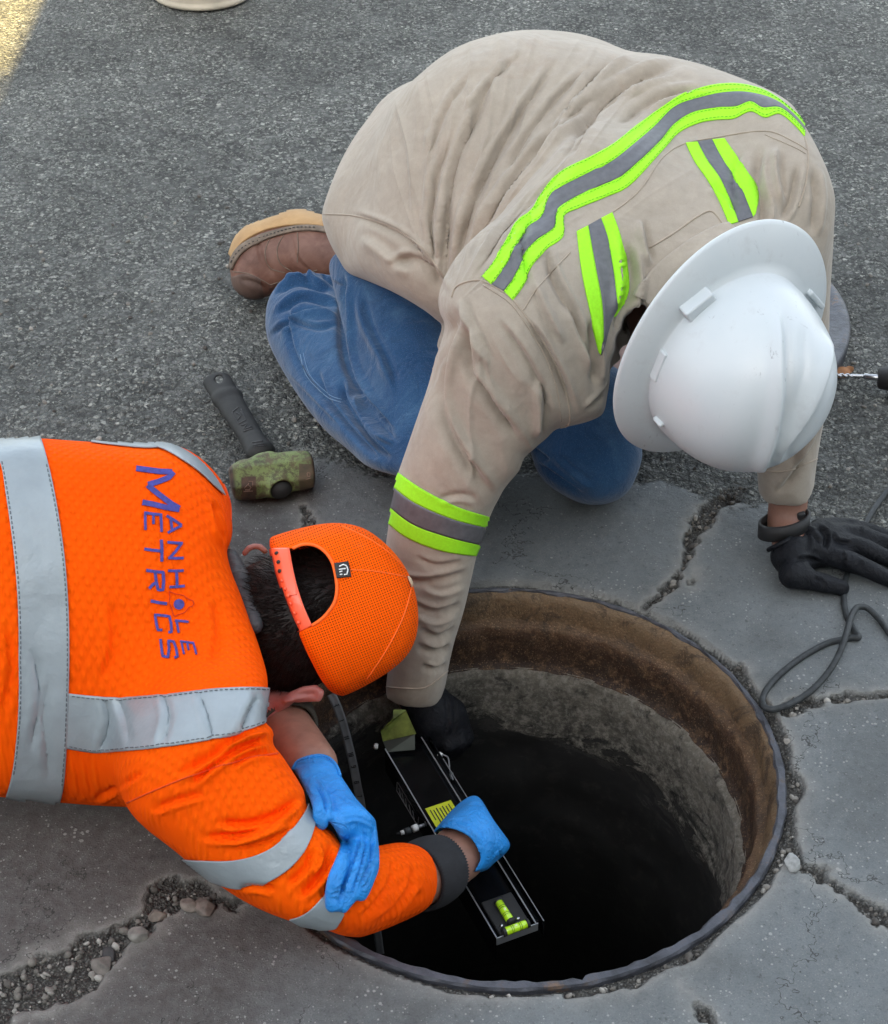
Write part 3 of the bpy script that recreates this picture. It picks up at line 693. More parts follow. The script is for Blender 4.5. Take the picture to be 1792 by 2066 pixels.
def tan_body(p):
    d = flat(p, PEL, MID, bodyax, .14, .13, .10, .10); d = smin(d, flat(p, MID, CHE, bodyax, .13, .16, .10, .09), .05)
    d = smin(d, cone(p, CHE, HEADC-hf*.01-hu*.10, .07, .055), .04)
    d = smin(d, nose_etc(p, HEADC, hf, hu), .03)
    for a, b, c in ((SHR, ELR, WRR), (SHL, ELL_, WRL)): d = smin(d, np.minimum(cone(p, a, b, .042, .036), cone(p, b, c, .036, .028)), .03)
    for a, b, c in ((HIPR, KNR, ANR), (HIPL, KNL, ANL)): d = smin(d, np.minimum(cone(p, a, b, .055, .045), cone(p, b, c, .042, .034)), .03)
    d = smin(d, cone(p, WRL, P(1592, 1085, .045), .028, .027), .01)
    return d
lo, hi = bounds(PEL, CHE, SHR, SHL, ELR, WRR, WRL, KNR, ANR, KNL, ANL, HEADC)
BODY1, _ = body('body', tan_body, lo, hi, .007, skin_m, tanman)

# ---- shirt
SHIRT = [(650,430),(665,380),(690,320),(718,270),(742,235),(762,200),(795,165),(835,140),(880,103),(930,76),(1000,58),(1060,50),(1150,56),(1215,72),(1260,88),(1330,92),(1400,108),(1450,130),(1500,155),(1560,185),(1600,213),(1622,250),(1650,300),(1672,350),(1685,400),(1683,460),(1680,520),(1675,600),(1673,700),(1671,800),(1666,850),(1657,900),(1650,950),(1645,1000),(1632,1031),(1590,1037),(1545,1030),(1527,1010),(1520,985),(1515,930),(1500,850),(1470,780),(1400,740),(1300,735),(1250,745),(1232,775),(1226,800),(1222,838),(1190,853),(1135,864),(1120,868),(1105,885),(1085,902),(1058,925),(1050,950),(1022,985),(1010,1012),(990,1050),(980,1080),(965,1118),(952,1175),(938,1235),(920,1290),(908,1340),(902,1385),(893,1420),(868,1438),(822,1438),(782,1426),(768,1410),(770,1385),(778,1355),(780,1300),(770,1240),(750,1180),(745,1120),(757,1070),(772,1018),(792,955),(815,885),(842,800),(868,725),(892,662),(880,645),(850,622),(795,590),(740,566),(702,550),(682,520),(668,495),(656,465)]
oS = Outline(SHIRT)
COLc = P(1380, 560, .50)
def shirt_f(p):
    d = flat(p, PEL, MID, bodyax, .205, .215, .155, .165)
    d = smin(d, flat(p, MID, CHE, bodyax, .215, .235, .165, .150), .08)
    d = smin(d, cone(p, SHR, SHL, .100, .105), .07)
    d = smin(d, cone(p, P(760, 470, .31), P(900, 590, .30), .13, .10), .08)          # hem over the hip
    d = smin(d, cone(p, P(1330, 330, .50), P(1540, 330, .53), .15, .13), .08)
    d = smin(d, cone(p, P(1400, 560, .47), P(1480, 640, .48), .10, .09), .05)
    d = smin(d, cone(p, P(1150, 760, .38), P(1230, 660, .42), .08, .09), .06)           # loose front
    d = smin(d, cone(p, P(1110, 560, .47), P(1220, 430, .53), .09, .10), .10)
    d = smin(d, cone(p, P(930, 500, .38), P(1010, 300, .50), .13, .14), .10)
    arm = np.minimum(cone(p, SHR, ELR, .100, .083), cone(p, ELR, WRR, .083, .060))
    arm = smin(arm, cone(p, P(1060, 790, .36), P(1000, 900, .29), .06, .055), .05)
    d = smin(d, arm, .075)
    arm2 = np.minimum(cone(p, SHL, ELL_, .10, .070), cone(p, ELL_, P(1588, 1010, .075), .070, .052)); d = smin(d, arm2, .035)
    # neck opening
    d = smax(d, -(cone(p, P(1440, 640, .50), HEADC, .065, .09)), .02)
    for x_, y_, r_ in ((1292, 628, .010), (1280, 655, .016), (1272, 690, .020), (1268, 725, .020)): d = smax(d, -cone(p, P(x_, y_, .62), P(x_, y_, .36), r_, r_), .006)
    # cuffs open, trunk open below
    d = smax(d, -cone(p, WRR + (WRR-ELR)*.05, WRR+(WRR-ELR)*.6, .046, .05), .004)
    d = smax(d, -cone(p, P(1588, 1036, .06), P(1588, 1100, .01), .040, .045), .004)
    return d
ZA = lambda pts: z1(pts, 1.792, 450, 0); ZB = lambda pts: z1(pts, 1.792, 1061, 0)
SF = [ # fan from the armpit across the back
 ([(905,590),(896,500),(912,360),(955,240),(1005,130)],11,-.007), ([(922,570),(935,470),(985,340),(1060,210),(1140,105)],10,-.006),
 ([(940,560),(975,460),(1050,340),(1150,240),(1260,170)],10,-.0055), ([(950,575),(1010,470),(1080,400),(1160,330)],9,-.004),
 ([(885,560),(868,470),(880,360),(915,270)],9,-.004),
 ([(965,500),(1030,400),(1120,300),(1230,220),(1330,185)],8,-.004), ([(1000,520),(1060,440),(1130,370)],7,-.003),
 ([(1085,335),(1130,260),(1190,190),(1250,130),(1300,105)],13,.008), ([(1120,345),(1165,270),(1225,200),(1300,150),(1390,120)],12,-.008),
 ([(1160,330),(1210,250),(1280,190),(1370,150)],11,.006), ([(1010,380),(1060,280),(1130,190),(1200,130)],9,-.004),
 ([(930,250),(985,170),(1060,100)],7,-.003), ([(860,330),(900,220),(960,140)],8,-.003), ([(1240,260),(1320,200),(1420,175)],9,-.004),
 ([(1300,230),(1370,195),(1450,190)],8,.004),
 ([(700,430),(760,450),(820,480),(870,530),(905,590)],9,-.004), ([(780,540),(830,520),(870,545),(900,600)],12,-.006), ([(720,480),(760,500),(830,560)],14,.004),
 ([(1070,590),(1050,480),(1090,420)],10,-.004),
 # yoke and collar area
 ([(1100,490),(1120,560),(1160,640),(1185,720)],10,-.007), ([(1060,640),(1100,700),(1140,780),(1160,840)],10,-.006), ([(1140,600),(1170,680),(1195,760)],9,.006),
 ([(1190,640),(1205,720),(1200,790)],9,-.008), ([(1265,480),(1280,560),(1265,630),(1240,690)],12,-.009), ([(1290,440),(1300,500),(1315,540)],9,.006),
 ([(1240,470),(1250,560),(1235,640)],9,.006),
 ([(1540,290),(1530,350),(1545,420),(1535,470)],11,-.007), ([(1570,290),(1565,350),(1580,420)],10,.006), ([(1610,330),(1600,400),(1575,450)],9,-.006),
 ([(1640,330),(1650,400),(1640,480)],10,-.006), ([(1490,440),(1470,400),(1430,370)],9,-.004), ([(1500,300),(1480,350),(1490,420)],8,-.003),
 ([(1140,700),(1100,620),(1075,560)],9,.004), ([(1180,830),(1210,800),(1235,770)],7,-.005),
 # right sleeve
 ([(935,610),(905,700),(890,790),(905,860),(950,940),(1005,1010)],14,-.011), ([(950,640),(950,740),(995,810),(1055,895)],12,-.009), ([(1000,640),(1060,720),(1100,800),(1110,860)],10,-.004),
 ([(915,640),(880,730),(862,800)],9,-.005), ([(925,600),(960,680),(990,740)],9,.005), ([(1085,760),(1090,830),(1080,890)],9,.006),
 ([(965,1010),(930,1000),(880,1010)],8,-.003),
 ([(770,1135),(830,1170),(900,1165),(948,1150)],9,-.004), ([(835,1120),(880,1140),(940,1130)],8,-.002), ([(830,1215),(880,1235),(935,1215)],9,-.004), ([(845,1180),(890,1200),(945,1180)],8,.002),
 ([(845,1265),(885,1285),(922,1262)],9,-.0035), ([(840,1300),(880,1315),(912,1300)],9,-.0045), ([(835,1240),(880,1258),(925,1240)],7,.002), ([(850,1340),(880,1350),(905,1335)],7,-.004),
 # left sleeve
 ([(1560,1000),(1600,960),(1640,900),(1660,850)],10,-.006), ([(1600,940),(1630,880),(1655,820)],8,.005), ([(1530,950),(1570,930),(1620,900)],8,-.004)]
lo, hi = bounds(PEL, MID, SHR, SHL, ELR, WRR, WRL, P(1200, 150, .6), pad=.26)
def radial(V, Q):                                   # fine pull lines from the armpit across the back, and down the sleeve
    N = normals(V, Q); x, y, d = proj(V); vd = CAM-V; vd /= np.linalg.norm(vd, axis=1)[:, None]; fc = np.clip((N*vd).sum(1)*3, 0, 1)
    dx, dy = x-890, 640-y; r = np.hypot(dx, dy); th = np.arctan2(dy, dx)
    w_ = sst(40, 160, r)*(1-sst(520, 760, r))*sst(.35, .8, th)*(1-sst(1.75, 2.1, th))
    def rg(u, v, sd): return 1-np.abs(2*vnoise(u, v, 1., sd)-1)
    D = w_*(.0048*rg(th*9+vnoise(r, th, .006, 70)*1.2, r*.0022, 71)**3 + .0030*rg(th*21+vnoise(r, th, .01, 72), r*.004, 73)**3)
    # sleeve: long drags towards the cuff
    dx, dy = x-960, y-600; r = np.hypot(dx, dy); th = np.arctan2(dx, dy)
    w2 = sst(60, 160, r)*(1-sst(330, 430, r))*(x < 1180)*(1-sst(.5, .8, np.abs(th)))
    D = D + w2*.0045*rg(th*8+vnoise(r, th, .006, 75)*1.5, r*.003, 76)**3
    D = D + .0016*(fbm(V[:, 0]*1+V[:, 2]*.7, V[:, 1]+V[:, 2]*.5, 16, 3, 77)-.5)*2
    return V + N*(D*fc)[:, None], Q
SHIRTo, bvS = body('shirt', carve(shirt_f, oS, .035), lo, hi, .0048, tan_m, tanman, fl=[(a, b*1.15, c*1.0) for a, b, c in SF], it=3, post=radial, sub=True)
def patch(name, bv, e0, e1, mat, par, nl=40, nw=14, off=.002, th=.004, label=None):
    v, f = drape(bv, e0, e1, nl, nw, off, th)
    if f: return mesh(name, v, f, mat, par, label=label)
def seam(pts, mat=tan2_m, par=None, r=.0011, bv=None, name='seam'):
    v, f = seamline(bv or bvS, pts, r)
    if v: return mesh(name, v, f, mat, par or SHIRTo)
seam([(654,432),(720,436),(790,458),(850,498),(890,550),(905,585)])
seam([(912,600),(920,580),(945,568),(978,568),(1030,600),(1070,650),(1110,710),(1140,780),(1150,850),(1130,862)], r=.0015)
seam([(975,575),(1030,612),(1068,665),(1100,720),(1125,790),(1132,850)], r=.0009)
seam(ZB([(275,1290),(340,1190),(450,1070),(470,1050)]) ); seam(ZB([(500,960),(650,880),(760,790),(850,660),(940,600),(1060,575),(1280,545),(1400,590),(1455,625)]))
seam(ZB([(1280,560),(1400,612),(1450,640)]), r=.0008)
seam(ZB([(1445,570),(1460,650),(1450,760),(1420,860)]), r=.0014)
seam(ZB([(800,1030),(900,970),(1000,900),(1060,880),(1110,940)]), r=.0014)
seam([(772,1385),(810,1388),(860,1386),(905,1352)], r=.0012)
seam([(1540,950),(1590,950),(1650,925)], r=.0012)
seam([(775,1012),(790,960)], r=.0006)
patch('collar', bvS, [(1282,596),(1300,562),(1330,530),(1390,487),(1440,460),(1468,452)], [(1330,625),(1360,600),(1390,570),(1430,530),(1480,500),(1510,490)], tan_m, SHIRTo, 50, 12, .005, .005)
# bands sewn on the shirt
TP = []
TA = ZB([(105,1150),(150,1090),(200,1000),(250,920),(310,870),(380,760),(440,710),(560,650),(650,600),(740,530),(830,460),(920,400),(1000,370),(1090,352),(1180,352),(1270,375),(1340,415),(1400,465),(1440,500)])
TB = ZB([(145,1185),(200,1110),(245,1020),(300,945),(350,905),(385,820),(430,780),(560,715),(650,670),(740,600),(820,530),(900,450),(980,415),(1080,392),(1180,385),(1270,400),(1340,430),(1400,480),(1443,530)])
TC = ZB([(195,1212),(240,1150),(280,1060),(330,1000),(400,950),(415,880),(470,835),(580,780),(680,735),(760,670),(830,600),(900,520),(980,470),(1080,450),(1160,445),(1220,425),(1270,450),(1340,450),(1400,495),(1443,545)])
TC.pop(9)
TD = ZB([(232,1250),(275,1190),(310,1110),(370,1040),(440,985),(445,900),(510,865),(620,820),(720,770),(800,700),(860,620),(920,555),(1000,515),(1080,500),(1150,495),(1220,465),(1280,490),(1340,475),(1400,520),(1443,568)])
TD.pop(9)
def band(edges, mats, nl=150, bv=None, par=None, names=None, nw=6):
    for k in range(len(edges)-1):
        v, f = drape(bv or bvS, edges[k], edges[k+1], nl, nw, off=.0018+.0003*(k % 2))
        if f: mesh((names or ['lime_band', 'grey_band', 'lime_band'])[k], v, f, mats[k], par or SHIRTo)
band([TA, TB, TC, TD], [lime_m, greytape_m, lime_m])
s0, s1_, s2, s3 = (ZB([(497,965),(507,1060),(522,1160),(545,1270),(570,1380),(592,1465)]), ZB([(545,940),(560,1030),(578,1130),(598,1240),(606,1340),(602,1475)]), ZB([(598,910),(625,990),(645,1090),(660,1190),(665,1270),(640,1320)]), ZB([(645,885),(672,960),(697,1050),(712,1150),(708,1230),(665,1310)]))
band([s0, s1_, s2, s3], [lime_m, greytape_m, lime_m], 60)
band([ZB([(950,597),(985,670),(1040,750),(1085,830),(1130,935)]), ZB([(998,592),(1040,670),(1090,740),(1130,820),(1168,925)]), ZB([(1060,583),(1100,660),(1150,740),(1190,810),(1228,905)]), ZB([(1112,578),(1155,640),(1205,715),(1250,795),(1238,890)])], [lime_m, greytape_m, lime_m], 60)
band([[(790,946),(798,949),(850,985),(920,1021),(988,1043)], [(780,972),(787,976),(838,1014),(912,1046),(988,1066)], [(770,1008),(776,1012),(832,1056),(902,1082),(972,1100)], [(762,1036),(769,1042),(820,1083),(888,1110),(962,1122)]], [lime_m, greytape_m, lime_m], 60, nw=8)
for e, r_ in ((TA, 4), (TB, -4), (TC, 4), (TD, -4)): 
    v, f = dashes(bvS, [(x, y+r_) for x, y in e], .00045, 5, 3, off=.0026); mesh('stitching', v, f, plain('green stitching', (.10, .40, .01), .9), SHIRTo)

# ---- jeans
JE = [(530,620),(535,590),(548,560),(568,535),(600,522),(640,517),(690,505),(740,500),(800,500),(900,540),(1000,600),(1100,700),(1240,740),(1290,800),(1298,900),(1297,925),(1285,960),(1270,990),(1245,1010),(1210,1019),(1170,1015),(1120,990),(1080,965),(1045,930),(980,900),(900,955),(830,965),(790,957),(740,940),(700,905),(650,870),(600,825),(560,780),(535,730),(528,680)]
def jeans_f(p):
    d = flat(p, P(840, 420, .30), P(1060, 350, .33), bodyax, .14, .14, .14, .14)
    d = smin(d, cone(p, HIPR + [0, 0, -.05], KNR + [0, .01, .01], .11, .093), .05)
    sh_ = cone(p, KNR + [-.045, .03, -.01], P(625, 645, .075), .085, .085)
    d = smin(d, sh_, .006)
    d = smin(d, smin(cone(p, HIPL, KNL + [0, 0, .0], .12, .092), cone(p, KNL + [-.01, 0, -.0], ANL, .075, .06), .02), .03)
    return smax(smax(d, -p[:, 2]+.004, .01), -cone(p, P(610, 560, .11), P(560, 500, .13), .075, .08), .01)
JF = [([(690,540),(700,620),(705,720),(740,800),(800,880)],10,-.009), ([(700,560),(690,660),(700,740),(760,840)],9,-.004),
 ([(545,600),(590,570),(640,575),(680,590)],9,-.007), ([(550,640),(600,600),(650,605),(690,620)],9,-.008), ([(560,680),(600,640),(650,630),(690,640)],9,.007), ([(535,690),(580,650),(640,660),(690,650)],7,-.005),
 ([(600,530),(620,560),(660,590)],7,-.006), ([(640,525),(660,560),(690,580)],7,-.005), ([(570,560),(600,560),(640,550)],7,.005),
 ([(690,760),(700,810),(740,870),(790,930)],9,-.008), ([(715,790),(745,850),(800,900)],9,.006), ([(640,740),(660,800),(720,880),(770,930)],9,-.005), ([(560,740),(620,800),(690,870)],8,-.003),
 ([(580,600),(590,700),(640,790),(700,850)],8,-.003), ([(720,580),(740,660),(770,720),(800,800)],12,.003), ([(1080,930),(1120,960),(1180,1000)],8,-.005), ([(1110,910),(1150,950),(1200,990)],9,.004), ([(1070,900),(1110,930)],8,-.006)]
lo, hi = bounds(HIPR, HIPL, KNR, KNL, ANR, ANL, pad=.22)
JEo, bvJ = body('jeans', carve(jeans_f, Outline(JE), .03), lo, hi, .0055, denim_m, tanman, fl=[(a, b, c*(1.6 if k in (0, 1, 9, 10, 11, 13, 14) else .8)) for k, (a, b, c) in enumerate(JF)], it=3, sub=True)
for pts, r_ in (([(606,715),(620,760),(660,800),(688,812)], .0008), ([(612,712),(626,757),(664,796),(690,806)], .0005), ([(548,566),(570,543),(600,530),(640,524)], .0009)):
    seam(pts, stitch_m, JEo, r_, bvJ)
# ---- boot: sole towards the sky, toe on the road
BO = [(462,520),(470,490),(487,462),(520,440),(560,424),(600,417),(640,422),(670,435),(720,480),(720,540),(690,560),(620,580),(560,590),(532,604),(505,606),(482,592),(468,570)]
TOE, BALL, HEEL = P(498, 575, .045), P(520, 500, .075), P(690, 500, .13)
def boot_f(p):
    d = cone(p, TOE, P(520, 515, .08), .045, .055); d = smin(d, cone(p, P(520, 515, .08), P(690, 510, .11), .058, .055), .04)
    d = smin(d, cone(p, P(600, 470, .12), P(690, 520, .10), .05, .06), .03); d = smin(d, cone(p, P(500, 550, .06), P(560, 560, .05), .05, .05), .03)
    return smax(d, -p[:, 2]+.003, .01)
BOo, bvB = body('boot', carve(boot_f, Outline(BO), .03), *bounds(TOE, HEEL, pad=.14), .0045, boot_m, tanman, it=3, fl=[([(520,470),(530,520),(560,560)],5,-.003), ([(480,560),(520,570),(550,590)],5,-.003), ([(590,470),(600,520),(640,560)],5,-.002)])
patch('sole', bvB, [(464,512),(472,488),(488,463),(520,441),(560,425),(600,418),(640,423),(700,440)], [(470,520),(482,500),(502,482),(535,466),(575,457),(612,455),(648,458),(700,470)], sole_m, BOo, off=.004, th=.006)
patch('welt', bvB, [(466,535),(474,512),(490,494),(515,480),(550,468),(595,458),(640,458),(700,470)], [(470,545),(480,524),(496,506),(522,491),(556,478),(598,468),(642,468),(700,480)], welt_m, BOo, off=.005, th=.006, nw=5)
patch('toe_cap', bvB, [(464,560),(475,557),(490,553),(510,556),(525,564)], [(478,592),(488,600),(503,606),(520,606),(533,602)], toe_m, BOo, off=.0018)
for pts in ([(470,548),(500,552),(530,566),(545,575)], [(545,480),(535,510),(545,540),(575,550)], [(600,466),(602,500),(600,530)], [(575,470),(560,500),(565,530),(590,548)], [(545,575),(590,560),(640,545)]): seam(pts, welt_m, BOo, .0009, bvB)
v, f = dashes(bvB, [(472,530),(484,510),(505,494),(540,478),(595,463),(640,463)], .0009, 4, 4, .0065); mesh('stitching', v, f, blk_m, BOo)

# ---- hard hat: brim tilted so the crown comes towards the hole
nv = np.array([.79*math.sin(R(50)), -.61*math.sin(R(50)), 0])     # view-space x right, y up, then depth
VW = lambda x, y, d: RT*x + UP*y - FWD*d                                     # d towards the viewer
HN = VW(.57*math.sin(R(50)), -.82*math.sin(R(50)), math.cos(R(50))); HN /= np.linalg.norm(HN)
HFv = VW(-.10, -1, -.2); HFv = HFv - HN*(HFv @ HN); HFv /= np.linalg.norm(HFv); HS = np.cross(HFv, HN)
HC = PD(1461, 702, 2.27)
def hatpt(a, r, z): return HC + HFv*(r*math.cos(a)*1.06) + HS*(r*math.sin(a)*.92) + HN*z
BR = .164; DR = .118; DH = .150
def dome(a, t):                                                              # t 0 rim .. 1 apex
    th = t*math.pi/2; lf = 1 + .06*math.cos(a)
    r = DR*math.cos(th)**.72*lf; z = .012 + DH*math.sin(th)**.92
    # two raised ribs that meet low at the front, and a middle crest
    def gs(x, w_): return math.exp(-(x/w_)**2)
    aa = (a+math.pi) % (2*math.pi) - math.pi
    w_s = .10 + .55*t**1.0
    rib = 0; inner = 0
    k = 1+(rib+inner)/max(r, .05); return r*k, z+(rib*.5)*math.sin(th)
hat = empty('hard_hat', HC, None); hat.parent = tanman; hat.matrix_parent_inverse = tanman.matrix_world.inverted(); bpy.context.view_layer.update()
NA, NT = 300, 100; V = []
for i in range(NA):
    a = 2*math.pi*i/NA
    for j in range(NT): V.append(hatpt(a, *dome(a, (j/(NT-1))*.9995)))
ii, jj = np.meshgrid(np.arange(NA), np.arange(NT-1), indexing='ij'); i2 = (ii+1) % NA
Q = np.stack([ii*NT+jj, i2*NT+jj, i2*NT+jj+1, ii*NT+jj+1], -1).reshape(-1, 4); V = np.array(V)
if (normals(V, Q)[NT//2] @ (V[NT//2]-HC)) < 0: Q = Q[:, ::-1]
HFL = [([(1565,600),(1572,700),(1572,800),(1560,870),(1535,950),(1520,1010)],19,.0068), ([(1672,640),(1668,720),(1645,795),(1605,860),(1575,910),(1560,980)],16,.0060),
       ([(1622,650),(1625,740),(1608,820),(1585,880)],17,-.0025), ([(1560,520),(1620,560),(1672,640)],9,.003)]
V = folds(V, Q, HFL); sh_o = npmesh('shell', V, Q, helmet_m, hat); bvDome = BVHTree.FromPolygons(V.tolist(), Q.tolist())
V = []; Fs = []
prof = [(0, .012), (.001, .0135), (.004, .0105), (.010, .0085), (.25, .007), (.6, .002), (.93, -.006), (.99, -.0085), (1.0, -.0105), (.992, -.0125), (.93, -.0095), (.6, -.002), (.2, .004), (0, .006)]
for i in range(NA):
    a = 2*math.pi*i/NA; r0 = dome(a, 0)[0] - .001; re = BR*(1+.012*math.cos(2*a))
    for (k, z) in prof: V.append(hatpt(a, r0 + (re-r0)*k, z - .012*(k**1.5)*math.cos(2*a)*.5))
m_ = len(prof)
for i in range(NA):
    for j in range(m_-1): Fs.append((i*m_+j, i*m_+j+1, ((i+1) % NA)*m_+j+1, ((i+1) % NA)*m_+j))
brim = mesh('brim', V, Fs, helmet_m, hat)
bvH = BVHTree.FromPolygons([tuple(v) for v in V], Fs)
for (x, y, x2, y2, wpx, hh) in ((1378, 632, 1434, 590, 17, .010), (1318, 762, 1342, 708, 7, .007), (1316, 826, 1342, 862, 10, .009), (1632, 586, 1655, 615, 6, .006)):
    h1, h2 = [(hit(bvDome, *q) or hit(bvH, *q)) for q in ((x, y), (x2, y2))]; hb = [hit(bvH, *q) for q in ((x-2, y), (x2-2, y2-2))]
    p1, p2 = [(b_ or a_)[0] for a_, b_ in zip((h1, h2), hb)]; c = (p1+p2)/2; u = (p2-p1); u -= HN*(u @ HN); L = np.linalg.norm(u); u /= L; s = np.cross(HN, u); s /= np.linalg.norm(s)
    wd = wpx*2.26/PF
    bevel(mesh('accessory_slot', *boxVF(c + HN*hh*.55, [u, s, HN], (L/2, wd, hh)), helmet_m, hat, False), .0028, 4)

# ---- left hand on the road in a black glove, watch band
def P0(x, y, z=.02): return P(x, y, z)
GW = P(1592, 1085, .045)
def fing(p, pts, rs, k=.006):
    d = None
    for i in range(len(pts)-1):
        c = cone(p, pts[i], pts[i+1], rs[i], rs[i+1]); d = c if d is None else np.minimum(d, c)
    return d
FB = [([(1600,1160,.030),(1640,1172,.022),(1672,1180,.017),(1697,1186,.014)], (.020,.0155,.014,.0125)),      # thumb
      ([(1660,1115,.030),(1720,1135,.026),(1765,1155,.018),(1800,1172,.013)], (.018,.0155,.0135,.0115)),        # index
      ([(1665,1095,.034),(1730,1102,.030),(1780,1122,.020),(1822,1138,.013)], (.018,.0150,.0135,.0115)),
      ([(1662,1078,.034),(1730,1078,.030),(1785,1096,.020),(1825,1110,.013)], (.017,.0145,.013,.011)),
      ([(1655,1065,.030),(1715,1062,.026),(1760,1072,.018),(1800,1086,.012)], (.016,.0135,.012,.010))]
def glove_f(p):
    q = cone(p, P(1600,1118,.036), P(1655,1095,.030), .026, .024); q = smin(q, flat(p, P(1600,1115,.036), P(1668,1095,.028), UP, .036, .036, .020, .018), .012)
    q = smin(q, cone(p, P(1585,1122,.034), P(1605,1150,.028), .020, .022), .015)
    for pts, rs in FB: q = smin(q, fing(p, [P(*a) for a in pts], rs), .009)
    q = smax(q, -cone(p, GW+[-.02, .01, .03], GW, .026, .027), .003)
    q = q + .0025*(vnoise(p[:, 0]+p[:, 2], p[:, 1]-p[:, 2], 70, 51)-.5)
    return smax(q, -p[:, 2]+.003, .005)
GF = [([(1600,1075),(1625,1070),(1650,1072)],5,-.003), ([(1610,1062),(1640,1075),(1660,1100)],5,-.003), ([(1650,1060),(1670,1080),(1665,1110)],6,-.004), ([(1625,1060),(1635,1090),(1630,1120)],5,-.002), ([(1680,1070),(1690,1090),(1720,1095)],5,-.003),
      ([(1600,1130),(1630,1125),(1660,1135)],5,-.003), ([(1560,1090),(1590,1080),(1620,1062)],4,.002), ([(1700,1110),(1705,1130),(1700,1150)],4,-.002), ([(1740,1060),(1735,1075)],4,-.002), ([(1640,1165),(1660,1172),(1665,1190)],4,-.002), ([(1740,1130),(1735,1150)],4,-.002)]
GLo, bvG = body('glove', glove_f, *bounds(P(1560,1060,.03), P(1830,1190,.02), pad=.06), .0026, blackglove_m, tanman, fl=GF, it=2, label='black glove flat on the road')
v, f = tubeVF([P(1550,1110,.045), P(1562,1103,.056), P(1585,1092,.062), P(1608,1078,.060), P(1625,1068,.045)], .0035, 8); mesh('glove_cuff', v, f, blackglove_m, GLo)
# watch band: an oval strap round the wrist
wc, wu = P(1582, 1058, .060), (WRL-ELL_)/np.linalg.norm(WRL-ELL_); ws = np.cross(wu, FWD); ws /= np.linalg.norm(ws); wn = np.cross(wu, ws)
wu2 = wu + RT*.0; tiltv = wu*1.0
V = []; Fs = []; n = 48
for i in range(n):
    a = 2*math.pi*i/n
    for (dr, du) in ((.0, -.0115), (.0045, -.0105), (.0045, .0105), (.0, .0115)):
        r = np.array([math.cos(a)*(.0335+dr), math.sin(a)*(.029+dr)])
        V.append(wc + ws*r[0] + wn*r[1] + wu*(du + .25*r[0]*(1 if ws @ RT > 0 else -1)*-1))
for i in range(n):
    for j in range(3): Fs.append((i*4+j, ((i+1) % n)*4+j, ((i+1) % n)*4+j+1, i*4+j+1))
    Fs.append((i*4+3, ((i+1) % n)*4+3, ((i+1) % n)*4, i*4))
wb = mesh('watch_strap', V, Fs, blk_m, tanman)
bevel(mesh('watch_case', *boxVF(P(1613, 1050, .062), [wu, np.cross(wu, RT), RT], (.017, .014, .0065)), blk_m, wb, False), .003, 3)
# skin of the wrist shows between cuff and glove: part of the body mesh
# ---- right hand inside the hole, dark glove gripping the plate
HRc = P(882, 1450, -.135)
def rh_f(p):
    q = cone(p, WRR+[0,0,.02], HRc, .034, .036); q = smin(q, flat(p, HRc, P(905,1500,-.17), RT, .044, .040, .026, .022), .015)
    for k, (x, y) in enumerate(((850,1490),(875,1505),(900,1512),(922,1505))):
        q = smin(q, fing(p, [P(870+k*14,1470,-.14), P(x+5,y-8,-.155), P(x-8,y+12,-.185), P(x-18,y+2,-.20)], (.013,.012,.011,.010)), .005)
    q = smin(q, fing(p, [P(845,1455,-.14), P(828,1480,-.155), P(825,1505,-.17)], (.014,.013,.012)), .008)
    return q
body('glove', rh_f, *bounds(WRR, HRc, P(905,1510,-.2), pad=.08), .003, blackglove_m, tanman, label='dark glove reaching down into the manhole', fl=[([(900,1400),(905,1450),(895,1490)],4,-.002),([(915,1400),(920,1450),(910,1490)],4,-.002)])
# hair under the hat
def hair_f(p): return smax(ell(p, HEADC, np.array([np.cross(hf, hu), hf, hu]), (.081, .098, .112)), (p-HEADC) @ hf - .03, .01)
body('hair', hair_f, *bounds(HEADC, pad=.14), .005, plain('auburn hair', (.10, .035, .02), .6, bs=120, bstr=.8, bd=.003, ns=150, amt=.5), tanman)

